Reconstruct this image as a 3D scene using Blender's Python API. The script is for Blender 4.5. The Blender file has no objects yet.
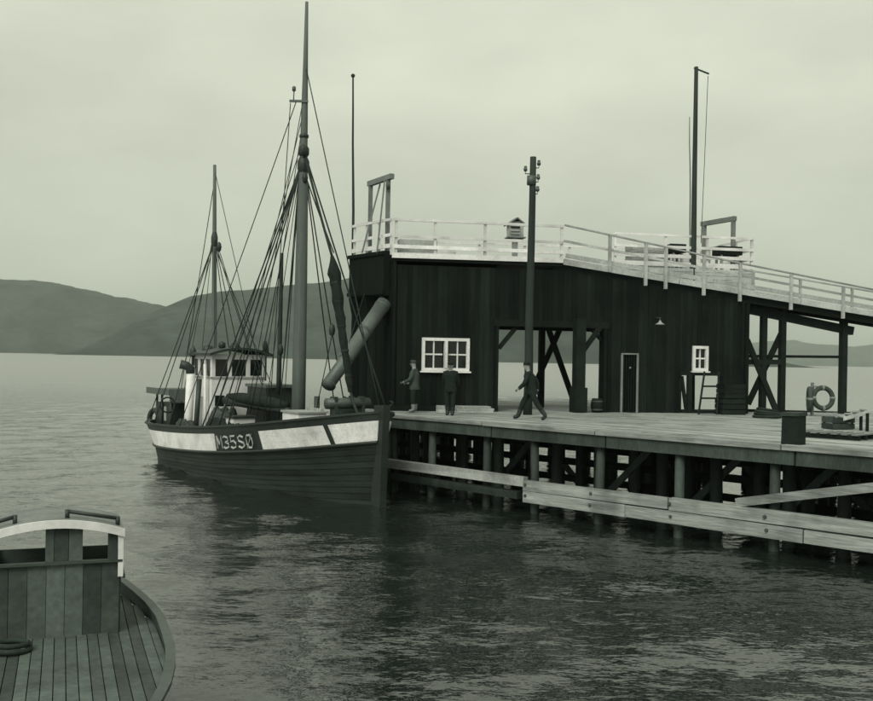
import bpy, bmesh, math, random
from mathutils import Vector, Matrix, noise
random.seed(7)
R = math.radians
scene = bpy.context.scene
col = scene.collection

# ------------------------------------------------------------------ camera, sky, sun, exposure
CAMH, F, PX, PY, ROLL = 4.1, 1000.0, 436.5, 358.5, R(1.0)
cam_d = bpy.data.cameras.new('camera')
cam = bpy.data.objects.new('camera', cam_d); col.objects.link(cam)
cam.location = (0, 0, CAMH)
cam.matrix_world = Matrix.Translation((0, 0, CAMH)) @ Matrix.Rotation(R(90), 4, 'X') @ Matrix.Rotation(ROLL, 4, 'Z')
cam_d.sensor_width = 36.0
cam_d.lens = 36.0 * F / 873.0
cam_d.shift_y = 8.0 / 873.0
cam_d.clip_start = 0.1; cam_d.clip_end = 30000
scene.camera = cam
scene.view_settings.view_transform = 'Standard'
scene.view_settings.look = 'None'
scene.view_settings.exposure = 0.27
scene.view_settings.gamma = 1.0
scene.view_settings.use_curve_mapping = False
SUN_EL, SUN_AZ = R(42), R(205)      # azimuth measured clockwise from +Y (behind the camera, a little left)
world = bpy.data.worlds.new('World'); scene.world = world; world.use_nodes = True
wt = world.node_tree; wt.nodes.clear()
wo = wt.nodes.new('ShaderNodeOutputWorld'); bg = wt.nodes.new('ShaderNodeBackground')
sky = wt.nodes.new('ShaderNodeTexSky'); sky.sky_type = 'NISHITA'; sky.sun_disc = False
sky.sun_elevation = SUN_EL; sky.sun_rotation = SUN_AZ
sky.air_density = 1.0; sky.dust_density = 4.0; sky.ozone_density = 1.0
bw = wt.nodes.new('ShaderNodeRGBToBW')
pw = wt.nodes.new('ShaderNodeMath'); pw.operation = 'POWER'; pw.inputs[1].default_value = 0.25   # thick cloud evens the sky out
tc = wt.nodes.new('ShaderNodeTexCoord')
mp = wt.nodes.new('ShaderNodeMapping'); mp.inputs['Scale'].default_value = (1.6, 1.6, 4.0)
nz = wt.nodes.new('ShaderNodeTexNoise'); nz.inputs['Scale'].default_value = 1.6; nz.inputs['Detail'].default_value = 6; nz.inputs['Roughness'].default_value = 0.5
mr = wt.nodes.new('ShaderNodeMapRange'); mr.inputs['From Min'].default_value = 0.3; mr.inputs['From Max'].default_value = 0.7
mr.inputs['To Min'].default_value = 2.8; mr.inputs['To Max'].default_value = 3.9
mu = wt.nodes.new('ShaderNodeMath'); mu.operation = 'MULTIPLY'
tint = wt.nodes.new('ShaderNodeVectorMath'); tint.operation = 'SCALE'; tint.inputs[0].default_value = (0.965, 1.0, 0.83)
L = wt.links.new
L(sky.outputs[0], bw.inputs[0]); L(bw.outputs[0], pw.inputs[0]); L(tc.outputs['Generated'], mp.inputs[0]); L(mp.outputs[0], nz.inputs[0])
L(nz.outputs['Fac'], mr.inputs['Value']); L(pw.outputs[0], mu.inputs[0])
sx_ = wt.nodes.new('ShaderNodeSeparateXYZ'); cl = wt.nodes.new('ShaderNodeMapRange'); m5 = wt.nodes.new('ShaderNodeMath'); m5.operation = 'MULTIPLY'
cl.inputs['To Min'].default_value = .70; cl.inputs['To Max'].default_value = 1.75       # an overcast sky is brightest overhead
L(tc.outputs['Generated'], sx_.inputs[0]); L(sx_.outputs['Z'], cl.inputs['Value']); L(cl.outputs[0], m5.inputs[0]); L(mr.outputs[0], m5.inputs[1]); L(m5.outputs[0], mu.inputs[1])
L(mu.outputs[0], tint.inputs['Scale']); L(tint.outputs[0], bg.inputs['Color']); L(bg.outputs[0], wo.inputs['Surface'])
bg.inputs['Strength'].default_value = 0.14
sd = bpy.data.lights.new('sun', 'SUN'); sd.energy = 1.5; sd.angle = R(25); sd.color = (1.0, 0.985, 0.88)
sun = bpy.data.objects.new('sun', sd); col.objects.link(sun)
tosun = Vector((math.sin(SUN_AZ) * math.cos(SUN_EL), math.cos(SUN_AZ) * math.cos(SUN_EL), math.sin(SUN_EL)))
sun.rotation_euler = (-tosun).to_track_quat('-Z', 'Y').to_euler()
sun.location = (-10, -20, 40)
try:
    scene.cycles.volume_bounces = 0
    scene.cycles.max_bounces = 6
except Exception: pass

# ------------------------------------------------------------------ materials
def toned(g):
    if g < .03: c = (.72, 1, .88)
    elif g < .15:
        k = (g - .03) / .12; c = (.72 + .20 * k, 1, .88 + .09 * k)
    elif g < .6:
        k = (g - .15) / .45; c = (.92 + .08 * k, 1, .97 + .03 * k)
    else: c = (1, 1, 1)
    return (c[0] * g, c[1] * g, c[2] * g, 1)
def mat(name, g, rough=.75, var=.3, scale=2.0, bump=.25, stretch=(1, 1, 1), per=.25, spec=.3, fine=14.0, stain=0.0, metal=0.0, turn=0.0):
    m = bpy.data.materials.new(name); m.use_nodes = True
    nt = m.node_tree; ns = nt.nodes; b = ns['Principled BSDF']
    geo = ns.new('ShaderNodeNewGeometry'); mpn = ns.new('ShaderNodeMapping'); mpn.inputs['Scale'].default_value = stretch
    n1 = ns.new('ShaderNodeTexNoise'); n1.inputs['Scale'].default_value = scale; n1.inputs['Detail'].default_value = 6; n1.inputs['Roughness'].default_value = .65
    n2 = ns.new('ShaderNodeTexNoise'); n2.inputs['Scale'].default_value = fine; n2.inputs['Detail'].default_value = 4
    oi = ns.new('ShaderNodeObjectInfo')
    a1 = ns.new('ShaderNodeMapRange'); a1.inputs['From Min'].default_value = .25; a1.inputs['From Max'].default_value = .75
    a1.inputs['To Min'].default_value = 1 - var; a1.inputs['To Max'].default_value = 1 + var
    a2 = ns.new('ShaderNodeMapRange'); a2.inputs['To Min'].default_value = 1 - per; a2.inputs['To Max'].default_value = 1 + per
    a3 = ns.new('ShaderNodeMapRange'); a3.inputs['From Min'].default_value = .3; a3.inputs['From Max'].default_value = .7
    a3.inputs['To Min'].default_value = 1 - var * .5; a3.inputs['To Max'].default_value = 1 + var * .5
    m1 = ns.new('ShaderNodeMath'); m1.operation = 'MULTIPLY'; m2 = ns.new('ShaderNodeMath'); m2.operation = 'MULTIPLY'
    cs = ns.new('ShaderNodeVectorMath'); cs.operation = 'SCALE'; cs.inputs[0].default_value = toned(g)[:3]
    l = nt.links.new
    vr = ns.new('ShaderNodeVectorRotate'); vr.rotation_type = 'Z_AXIS'; vr.inputs['Angle'].default_value = turn     # grain runs with the timber
    l(geo.outputs['Position'], vr.inputs['Vector']); l(vr.outputs[0], mpn.inputs[0]); l(mpn.outputs[0], n1.inputs[0]); l(mpn.outputs[0], n2.inputs[0])
    l(n1.outputs['Fac'], a1.inputs['Value']); l(oi.outputs['Random'], a2.inputs['Value']); l(n2.outputs['Fac'], a3.inputs['Value'])
    l(a1.outputs[0], m1.inputs[0]); l(a2.outputs[0], m1.inputs[1]); l(m1.outputs[0], m2.inputs[0]); l(a3.outputs[0], m2.inputs[1])
    last = m2
    at_ = ns.new('ShaderNodeAttribute'); at_.attribute_name = 'tone'; a5 = ns.new('ShaderNodeMath'); a5.operation = 'ADD'; a5.inputs[1].default_value = 1.0; m6 = ns.new('ShaderNodeMath'); m6.operation = 'MULTIPLY'
    l(at_.outputs['Fac'], a5.inputs[0]); l(a5.outputs[0], m6.inputs[0]); l(m2.outputs[0], m6.inputs[1]); last = m6; m2 = m6
    if stain:
        n3 = ns.new('ShaderNodeTexNoise'); n3.inputs['Scale'].default_value = .9; n3.inputs['Detail'].default_value = 8
        a4 = ns.new('ShaderNodeMapRange'); a4.inputs['From Min'].default_value = .5; a4.inputs['From Max'].default_value = .68
        a4.inputs['To Min'].default_value = 1; a4.inputs['To Max'].default_value = 1 - stain
        m3 = ns.new('ShaderNodeMath'); m3.operation = 'MULTIPLY'
        l(geo.outputs['Position'], n3.inputs[0]); l(n3.outputs['Fac'], a4.inputs['Value']); l(m2.outputs[0], m3.inputs[0]); l(a4.outputs[0], m3.inputs[1]); last = m3
    l(last.outputs[0], cs.inputs['Scale']); l(cs.outputs[0], b.inputs['Base Color'])
    b.inputs['Roughness'].default_value = rough; b.inputs['Specular IOR Level'].default_value = spec; b.inputs['Metallic'].default_value = metal
    if bump:
        bp = ns.new('ShaderNodeBump'); bp.inputs['Strength'].default_value = bump; bp.inputs['Distance'].default_value = .02
        l(n2.outputs['Fac'], bp.inputs['Height']); l(bp.outputs[0], b.inputs['Normal'])
    return m
M = {}
M['barn'] = mat('dark_barn_paint', .012, .85, .4, 1.2, .3, (3, 3, .4), .1, .08, stain=.35)
M['barn_side'] = mat('tarred_board', .011, .85, .35, 1.2, .3, (3, 3, .4), .15, .08)
M['white'] = mat('weathered_white_paint', .62, .6, .18, 1.5, .2, (1, 1, 1), .12, .3, stain=.3)
M['greywood'] = mat('silvered_wood', .34, .8, .3, 1.5, .3, (1, 1, 1), .22, .2, stain=.3)
M['deckwood'] = mat('worn_deck_plank', .26, .85, .45, 1.5, .3, (.25, 3, 3), .22, .15, stain=.35, turn=R(45.6))
M['pile'] = mat('wet_pile_timber', .044, .7, .45, 1.5, .35, (2, 2, .5), .4, .25, stain=.4)
M['wale'] = mat('pale_fender_timber', .24, .85, .5, 2.0, .4, (.18, 3, 4), .18, .15, stain=.45, turn=R(45.6))
M['dark'] = mat('tarred_timber', .014, .8, .35, 2, .3, (1, 1, 1), .25, .1)
M['pole'] = mat('creosoted_pole', .032, .8, .35, 1.5, .3, (4, 4, .3), .15, .2)
M['paleframe'] = mat('sunbleached_frame', .17, .8, .25, 2, .25, (1, 1, 1), .15, .2)
M['hull'] = mat('tarred_hull_planking', .020, .6, .5, 1.1, .35, (.6, .6, 5), .1, .18, stain=.35)
M['strake'] = mat('white_sheer_strake', .62, .55, .22, 1.6, .15, (1.2, 1.2, .9), .05, .3, stain=.3)
M['boatwhite'] = mat('white_boat_paint', .62, .5, .14, 1.5, .1, (1, 1, 1), .05, .3, stain=.15)
M['boatgrey'] = mat('grey_boat_paint', .30, .6, .2, 1.5, .15, (1, 1, 1), .15, .3)
M['boatdark'] = mat('dark_boat_paint', .025, .5, .35, 2, .2, (1, 1, 1), .25, .35)
M['mast'] = mat('oiled_mast', .10, .6, .3, 1.5, .2, (5, 5, .25), .1, .3)
M['rope'] = mat('tarred_rope', .03, .8, .3, 3, 0, (1, 1, 1), .3, .1)
M['paint_black'] = mat('black_panel_paint', .018, .5, .25, 2, .1, (1, 1, 1), .05, .3)
M['canvas'] = mat('dark_sailcloth', .022, .9, .35, 3, .5, (1, 1, 1), .1, .1)
M['chute'] = mat('dull_zinc_pipe', .10, .5, .25, 1.5, .2, (1, 1, 1), .05, .4, metal=.3)
M['metal'] = mat('dull_iron', .06, .5, .3, 3, .2, (1, 1, 1), .2, .5)
M['skin'] = mat('skin', .24, .6, .1, 5, 0, (1, 1, 1), .05, .3)
M['wool_dark'] = mat('dark_wool', .020, .95, .3, 6, .4, (1, 1, 1), .05, .1)
M['wool_mid'] = mat('grey_wool', .06, .95, .3, 6, .4, (1, 1, 1), .05, .1)
M['oilskin'] = mat('pale_oilskin', .17, .6, .2, 5, .2, (1, 1, 1), .05, .3)
M['rubber'] = mat('dark_rubber', .02, .5, .2, 5, .1, (1, 1, 1), .05, .4)
M['launch'] = mat('launch_hull_paint', .05, .5, .3, 1.5, .2, (1, 1, 3), .1, .35)
M['launchdeck'] = mat('launch_deck_board', .07, .7, .35, 3, .3, (1, 1, 1), .65, .25, stain=.25)
M['ring'] = mat('ring_canvas', .05, .7, .2, 4, .2, (1, 1, 1), .2, .2)
g = bpy.data.materials.new('window_glass'); g.use_nodes = True
gb = g.node_tree.nodes['Principled BSDF']; gb.inputs['Base Color'].default_value = toned(.012); gb.inputs['Roughness'].default_value = .08; gb.inputs['Specular IOR Level'].default_value = .5
M['glass'] = g

# ------------------------------------------------------------------ helpers
WORLD = {}                                             # object name -> its origin in world space
def at(px, py, depth):                                 # a point of the place, from a direction and a distance
    u, v = px - PX, py - PY
    x = u * math.cos(ROLL) + v * math.sin(ROLL); y = -u * math.sin(ROLL) + v * math.cos(ROLL)
    return Vector((x * depth / F, depth, CAMH - y * depth / F))
def tag(o, label, cat, group=None, kind=None):
    if label: o['label'] = label
    if cat: o['category'] = cat
    if group: o['group'] = group
    if kind: o['kind'] = kind
    return o
def thing(name, label, cat, loc, group=None):
    o = bpy.data.objects.new(name, None); col.objects.link(o); o.location = loc; o.empty_display_size = .3
    WORLD[o.name] = Vector(loc)
    return tag(o, label, cat, group)
class MB:
    def __init__(s): s.v = []; s.f = []; s.m = []
    def add(s, vs, fs, mi=0):
        n = len(s.v); s.v += [Vector(p) for p in vs]; s.f += [tuple(i + n for i in q) for q in fs]; s.m += [mi] * len(fs)
    def hexa(s, p, mi=0):                              # eight corners: bottom ring, top ring
        s.add(p, [(3, 2, 1, 0), (4, 5, 6, 7), (0, 1, 5, 4), (1, 2, 6, 5), (2, 3, 7, 6), (3, 0, 4, 7)], mi)
    def box(s, c, size, rz=0.0, mi=0, jit=0.0):
        c = Vector(c); ca, sa = math.cos(rz), math.sin(rz); out = []
        for dz in (-1, 1):
            for dx, dy in ((-1, -1), (1, -1), (1, 1), (-1, 1)):
                x, y = dx * size[0] / 2, dy * size[1] / 2
                j = [random.uniform(-jit, jit) for _ in range(3)]
                out.append(c + Vector((x * ca - y * sa + j[0], x * sa + y * ca + j[1], dz * size[2] / 2 + j[2])))
        s.hexa(out, mi)
    def bar(s, p0, p1, w, h, mi=0, up=(0, 0, 1), jit=0.0):
        p0, p1 = Vector(p0), Vector(p1); d = (p1 - p0).normalized(); up = Vector(up)
        if abs(d.dot(up)) > .98: up = Vector((1, .3, 0))
        sx = d.cross(up).normalized(); uy = sx.cross(d).normalized(); out = []
        for p in (p0, p1):
            for a, b in ((-1, -1), (1, -1), (1, 1), (-1, 1)):
                out.append(p + sx * (a * w / 2 + random.uniform(-jit, jit)) + uy * (b * h / 2 + random.uniform(-jit, jit)))
        s.hexa(out, mi)
    def tube(s, pts, rad, n=8, mi=0, cap=True):
        pts = [Vector(p) for p in pts]
        if not isinstance(rad, (list, tuple)): rad = [rad] * len(pts)
        rings = []; ref = None
        for i, p in enumerate(pts):
            d = (pts[min(i + 1, len(pts) - 1)] - pts[max(i - 1, 0)]).normalized()
            if ref is None:
                ref = Vector((0, 0, 1)) if abs(d.z) < .9 else Vector((1, 0, 0))
            sx = d.cross(ref).normalized(); uy = sx.cross(d).normalized(); ref = uy
            rings.append([p + (sx * math.cos(2 * math.pi * k / n) + uy * math.sin(2 * math.pi * k / n)) * rad[i] for k in range(n)])
        vs = [q for r in rings for q in r]; fs = []
        for i in range(len(rings) - 1):
            for k in range(n):
                fs.append((i * n + k, i * n + (k + 1) % n, (i + 1) * n + (k + 1) % n, (i + 1) * n + k))
        if cap: fs += [tuple(reversed(range(n))), tuple(range((len(rings) - 1) * n, len(rings) * n))]
        s.add(vs, fs, mi)
    def lathe(s, c, prof, n=16, mi=0, axis=(0, 0, 1)):  # prof: (radius, along axis)
        ax = Vector(axis).normalized(); s1 = ax.orthogonal().normalized(); s2 = ax.cross(s1); c = Vector(c); vs = []
        for r, h in prof:
            for k in range(n):
                a = 2 * math.pi * k / n; vs.append(c + ax * h + (s1 * math.cos(a) + s2 * math.sin(a)) * max(r, 1e-4))
        fs = [(i * n + k, i * n + (k + 1) % n, (i + 1) * n + (k + 1) % n, (i + 1) * n + k) for i in range(len(prof) - 1) for k in range(n)]
        s.add(vs, fs, mi)
    def prism(s, poly, z0, z1, mi=0):                  # plan polygon; z0/z1 numbers or functions of (x, y)
        f0 = z0 if callable(z0) else (lambda x, y: z0); f1 = z1 if callable(z1) else (lambda x, y: z1)
        n = len(poly); vs = [Vector((x, y, f0(x, y))) for x, y in poly] + [Vector((x, y, f1(x, y))) for x, y in poly]
        fs = [tuple(reversed(range(n))), tuple(range(n, 2 * n))] + [(i, (i + 1) % n, n + (i + 1) % n, n + i) for i in range(n)]
        s.add(vs, fs, mi)
    def torus(s, c, axis, R0, r, n=28, k=10, mi=0):
        ax = Vector(axis).normalized(); s1 = ax.orthogonal().normalized(); s2 = ax.cross(s1); c = Vector(c); vs = []
        for i in range(n):
            a = 2 * math.pi * i / n; o = s1 * math.cos(a) + s2 * math.sin(a)
            for j in range(k):
                b = 2 * math.pi * j / k; vs.append(c + o * (R0 + r * math.cos(b)) + ax * (r * math.sin(b)))
        s.add(vs, [(i * k + j, ((i + 1) % n) * k + j, ((i + 1) % n) * k + (j + 1) % k, i * k + (j + 1) % k) for i in range(n) for j in range(k)], mi)
    def build(s, name, mats, parent=None, smooth=False, origin=None):
        if not isinstance(mats, (list, tuple)): mats = [mats]
        if origin is None:
            lo = [min(v[i] for v in s.v) for i in range(3)]; hi = [max(v[i] for v in s.v) for i in range(3)]
            origin = Vector(((lo[0] + hi[0]) / 2, (lo[1] + hi[1]) / 2, lo[2]))
        origin = Vector(origin)
        me = bpy.data.meshes.new(name); me.from_pydata([v - origin for v in s.v], [], s.f); me.update()
        for m_ in mats: me.materials.append(m_ if not isinstance(m_, str) else M[m_])
        me.polygons.foreach_set('material_index', s.m)
        if smooth: me.polygons.foreach_set('use_smooth', [True] * len(me.polygons))
        bm = bmesh.new(); bm.from_mesh(me); bmesh.ops.recalc_face_normals(bm, faces=bm.faces); bm.to_mesh(me); bm.free()
        o = bpy.data.objects.new(name, me); col.objects.link(o); WORLD[o.name] = origin
        if parent is not None:
            o.parent = parent; o.location = origin - WORLD[parent.name]
        else: o.location = origin
        return o
def board_tone(o, per, amt, seed=1):                     # each board of a joined wall keeps its own tone
    at_ = o.data.attributes.new('tone', 'FLOAT', 'FACE'); rn = random.Random(seed); n = len(o.data.polygons); v = 0; out = []
    for i in range(n):
        if i % per == 0: v = rn.uniform(-amt, amt) + (amt * 1.2 if rn.random() < .06 else 0)
        out.append(v)
    at_.data.foreach_set('value', out); return o
def bar(name, p0, p1, w, h, m, parent, up=(0, 0, 1), jit=.0):
    b = MB(); b.bar(p0, p1, w, h, up=up, jit=jit); return b.build(name, m, parent)
def box(name, c, size, m, parent, rz=0.0, jit=.0):
    b = MB(); b.box(c, size, rz, jit=jit); return b.build(name, m, parent)
def tube(name, pts, r, m, parent, n=8, smooth=True):
    b = MB(); b.tube(pts, r, n); return b.build(name, m, parent, smooth)
def sag(p0, p1, drop=0.0, n=6):
    p0, p1 = Vector(p0), Vector(p1)
    return [p0.lerp(p1, i / n) - Vector((0, 0, drop * 4 * (i / n) * (1 - i / n))) for i in range(n + 1)]
def lerp_tab(tab, x):
    if x <= tab[0][0]: return tab[0][1]
    for (a, b), (c, d) in zip(tab, tab[1:]):
        if x <= c: return b + (d - b) * (x - a) / (c - a)
    return tab[-1][1]

# ------------------------------------------------------------------ water
def make_water():
    x0, x1, y0, y1, st = -46.0, 30.0, 4.0, 96.0, .19
    nx, ny = int((x1 - x0) / st), int((y1 - y0) / st)
    rnd = random.Random(3); waves = []
    for i in range(34):
        lam = .6 * (4.5 / .6) ** rnd.random(); th = R(-62) + rnd.gauss(0, .62); k = 2 * math.pi / lam
        waves.append((k * math.cos(th), k * math.sin(th), rnd.random() * 6.28, .0023 * lam ** .9))
    import numpy as np
    xs = np.linspace(x0, x1, nx + 1); ys = np.linspace(y0, y1, ny + 1)
    X, Y = np.meshgrid(xs, ys); Z = np.zeros_like(X)
    for kx, ky, ph, a in waves: Z += a * np.sin(kx * X + ky * Y + ph)
    fade = np.clip(np.minimum(np.minimum(X - x0, x1 - X), np.minimum(Y - y0 + 30, y1 - Y)) / 30, 0, 1)
    Z *= fade
    co = np.stack([X, Y, Z], -1).reshape(-1, 3)
    i = np.arange(nx * ny); r, c = i // nx, i % nx; a = r * (nx + 1) + c
    quads = np.stack([a, a + 1, a + nx + 2, a + nx + 1], -1)
    nv = len(co); S = 5800.0
    # the open fjord round the near patch, sharing its border height
    outer = np.array([[-S, -60, 0], [S, -60, 0], [S, S, 0], [-S, S, 0], [x0, y0, 0], [x1, y0, 0], [x1, y1, 0], [x0, y1, 0]], float)
    co = np.concatenate([co, outer])
    oq = np.array([[0, 1, 5, 4], [1, 2, 6, 5], [2, 3, 7, 6], [3, 0, 4, 7]]) + nv
    faces = np.concatenate([quads, oq])
    me = bpy.data.meshes.new('water'); me.vertices.add(len(co)); me.vertices.foreach_set('co', co.ravel())
    me.loops.add(faces.size); me.loops.foreach_set('vertex_index', faces.ravel().astype('i4'))
    me.polygons.add(len(faces)); me.polygons.foreach_set('loop_start', np.arange(0, faces.size, 4, dtype='i4'))
    me.polygons.foreach_set('use_smooth', np.ones(len(faces), dtype=bool))
    me.update(); me.validate()
    m = bpy.data.materials.new('fjord_water'); m.use_nodes = True; nt = m.node_tree; ns = nt.nodes; b = ns['Principled BSDF']; l = nt.links.new
    b.inputs['Base Color'].default_value = toned(.014); b.inputs['Roughness'].default_value = .05; b.inputs['IOR'].default_value = 1.33; b.inputs['Specular IOR Level'].default_value = .5
    geo = ns.new('ShaderNodeNewGeometry'); mpn = ns.new('ShaderNodeMapping'); mpn.inputs['Scale'].default_value = (.7, 1.25, 1); mpn.inputs['Rotation'].default_value = (0, 0, R(8))
    n1 = ns.new('ShaderNodeTexNoise'); n1.inputs['Scale'].default_value = 1.5; n1.inputs['Detail'].default_value = 5; n1.inputs['Roughness'].default_value = .55
    n2 = ns.new('ShaderNodeTexNoise'); n2.inputs['Scale'].default_value = 6.5; n2.inputs['Detail'].default_value = 3
    n3 = ns.new('ShaderNodeTexNoise'); n3.inputs['Scale'].default_value = .05; n3.inputs['Detail'].default_value = 3
    ad = ns.new('ShaderNodeMath'); ad.operation = 'MULTIPLY_ADD'; ad.inputs[1].default_value = .16
    st_ = ns.new('ShaderNodeMapRange'); st_.inputs['From Min'].default_value = .35; st_.inputs['From Max'].default_value = .65; st_.inputs['To Min'].default_value = .35; st_.inputs['To Max'].default_value = .7
    bp = ns.new('ShaderNodeBump'); bp.inputs['Distance'].default_value = .075
    l(geo.outputs['Position'], mpn.inputs[0]); l(mpn.outputs[0], n1.inputs[0]); l(mpn.outputs[0], n2.inputs[0]); l(geo.outputs['Position'], n3.inputs[0])
    l(n2.outputs['Fac'], ad.inputs[0]); l(n1.outputs['Fac'], ad.inputs[2]); l(n3.outputs['Fac'], st_.inputs['Value']); l(st_.outputs[0], bp.inputs['Strength'])
    l(ad.outputs[0], bp.inputs['Height']); 
    # small chop as slopes, so that it does not flatten out with distance the way a bump does
    acc = bp.outputs[0]
    for sc, amt, sq in ((2.2, .20, (.75, 1.5, 1)), (6.5, .24, (.7, 1.5, 1)), (17.0, .20, (.7, 1.4, 1))):
        mq = ns.new('ShaderNodeMapping'); mq.inputs['Scale'].default_value = sq; nq = ns.new('ShaderNodeTexNoise'); nq.inputs['Scale'].default_value = sc; nq.inputs['Detail'].default_value = 2
        sb = ns.new('ShaderNodeVectorMath'); sb.operation = 'SUBTRACT'; sb.inputs[1].default_value = (.5, .5, .5)
        ml = ns.new('ShaderNodeVectorMath'); ml.operation = 'MULTIPLY'; ml.inputs[1].default_value = (amt, amt, 0)
        av = ns.new('ShaderNodeVectorMath'); av.operation = 'ADD'
        l(geo.outputs['Position'], mq.inputs[0]); l(mq.outputs[0], nq.inputs[0]); l(nq.outputs['Color'], sb.inputs[0]); l(sb.outputs[0], ml.inputs[0]); l(acc, av.inputs[0]); l(ml.outputs[0], av.inputs[1]); acc = av.outputs[0]
    nv_ = ns.new('ShaderNodeVectorMath'); nv_.operation = 'NORMALIZE'; l(acc, nv_.inputs[0]); l(nv_.outputs[0], b.inputs['Normal'])
    gl_ = ns.new('ShaderNodeBsdfGlossy'); gl_.inputs['Color'].default_value = (.9, .92, .9, 1); gl_.inputs['Roughness'].default_value = .05; l(nv_.outputs[0], gl_.inputs['Normal'])
    # wind roughens the open fjord beyond the shelter of the quay
    vl = ns.new('ShaderNodeVectorMath'); vl.operation = 'LENGTH'; rr_ = ns.new('ShaderNodeMapRange'); rr_.inputs['From Min'].default_value = 35; rr_.inputs['From Max'].default_value = 260; rr_.inputs['To Min'].default_value = .05; rr_.inputs['To Max'].default_value = .55
    l(geo.outputs['Position'], vl.inputs[0]); l(vl.outputs['Value'], rr_.inputs['Value']); l(rr_.outputs[0], gl_.inputs['Roughness']); l(rr_.outputs[0], b.inputs['Roughness'])
    mx = ns.new('ShaderNodeMixShader'); mx.inputs[0].default_value = .22; rg = ns.new('ShaderNodeMapRange'); rg.inputs['From Min'].default_value = 18; rg.inputs['From Max'].default_value = 60; rg.inputs['To Min'].default_value = .10; rg.inputs['To Max'].default_value = .36; l(vl.outputs['Value'], rg.inputs['Value']); l(rg.outputs[0], mx.inputs[0]); l(b.outputs[0], mx.inputs[1]); l(gl_.outputs[0], mx.inputs[2]); l(mx.outputs[0], ns['Material Output'].inputs['Surface'])
    me.materials.append(m)
    o = bpy.data.objects.new('water', me); col.objects.link(o); o['kind'] = 'structure'
    return o
make_water()

# ------------------------------------------------------------------ hills across the fjord
def hill(name, sky_tab, d_shore, d_ridge, g, seed):
    px0, px1 = sky_tab[0][0], sky_tab[-1][0]; n, m_ = 220, 26; b = MB(); vs = []
    for j in range(m_ + 1):
        t = j / m_                                     # 0 at the shore, ridge at .7, then down behind
        dep = d_shore + (d_ridge - d_shore) * t / .7
        for i in range(n + 1):
            px = px0 + (px1 - px0) * i / n
            X = (px - PX) / F * d_ridge
            top = at(px, lerp_tab(sky_tab, px), d_ridge).z
            env = math.sin(min(t / .7, 1) * math.pi / 2) ** .8 if t <= .7 else 1 - ((t - .7) / .3) ** 2
            nzv = noise.fractal(Vector((X * .004 + seed, dep * .004, 0)), 1.0, 2.0, 6)
            z = max(top, 0) * env * (1 + .16 * nzv * (1 - .55 * (t / .7 if t < .7 else 1))) + 3 * nzv * min(1, t * 5)
            if j == 0: z = -.5
            vs.append(Vector((X + 25 * nzv, dep + (40 * noise.noise(Vector((X * .006, seed, 0))) if j == 0 else 0), max(z, -.5))))
    fs = [(j * (n + 1) + i, j * (n + 1) + i + 1, (j + 1) * (n + 1) + i + 1, (j + 1) * (n + 1) + i) for j in range(m_) for i in range(n)]
    b.add(vs, fs); mm = mat(name + '_heath', g, .95, .65, .011, .0, (1, 1, 1.6), 0, .05, fine=.05)
    o = b.build(name, mm, None, True, origin=(0, d_shore, 0)); o['kind'] = 'structure'; return o
hill('hill_west', [(-160, 268), (-40, 274), (0, 279), (23, 281), (60, 285), (100, 290), (130, 297), (150, 303), (180, 308), (230, 330), (290, 372)], 2100, 2600, .034, 1.7)
hill('hill_north', [(120, 372), (160, 330), (180, 308), (200, 298), (240, 291), (290, 290), (325, 289), (350, 283), (400, 279), (470, 278), (560, 290), (640, 318), (700, 345), (745, 372)], 1500, 1950, .034, 5.2)
hill('hill_east', [(520, 366), (640, 352), (745, 343), (790, 341), (846, 347), (880, 343), (960, 345), (1040, 366)], 4300, 4900, .055, 9.4)

# ------------------------------------------------------------------ quay
DECK = 2.35
F0 = Vector((-1.55, 31.0)); D = Vector((.70, -.714)).normalized(); N = Vector((-D.y, D.x))     # along the front edge; N points inland
if N.y < 0: N = -N
FR = F0 + D * 22
POLY = [F0, FR, Vector((17.6, 19.0)), Vector((17.6, 37.4)), Vector((6.9, 36.4)), Vector((8.3, 47.4)), Vector((-1.2, 48.4)), Vector((-3.5, 35.4))]
def hits(off):                                          # where a line parallel to the edge crosses the deck outline
    out = []
    for i, p in enumerate(POLY):
        q = POLY[(i + 1) % len(POLY)]; a, b = (p - F0).dot(N) - off, (q - F0).dot(N) - off
        if (a < 0) != (b < 0):
            t = a / (a - b); r = p.lerp(q, t); out.append((r - F0).dot(D))
    return sorted(out)
quay = thing('quay', 'timber quay on piles with a planked deck and pale fender timbers along the water', 'quay', (F0.x, F0.y, 0))
def qp(k, n, z): p = F0 + D * k + N * n; return Vector((p.x, p.y, z))
rz_d = math.atan2(D.y, D.x)
off, w = .02, .24; rnd = random.Random(11)
while off < 20:
    h = hits(off + w / 2)
    for a, b in zip(h[::2], h[1::2]):
        cuts = [a]; x = a + rnd.uniform(3, 8)
        while x < b - 2: cuts.append(x); x += rnd.uniform(6, 9)
        cuts.append(b)
        for c, d_ in zip(cuts, cuts[1:]):
            box('plank', qp((c + d_) / 2, off + w / 2, DECK - .04 + rnd.uniform(-.006, .006)), (d_ - c - .012, w - .014, .08), M['deckwood'], quay, rz_d + rnd.uniform(-.0008, .0008))
    off += w
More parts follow.
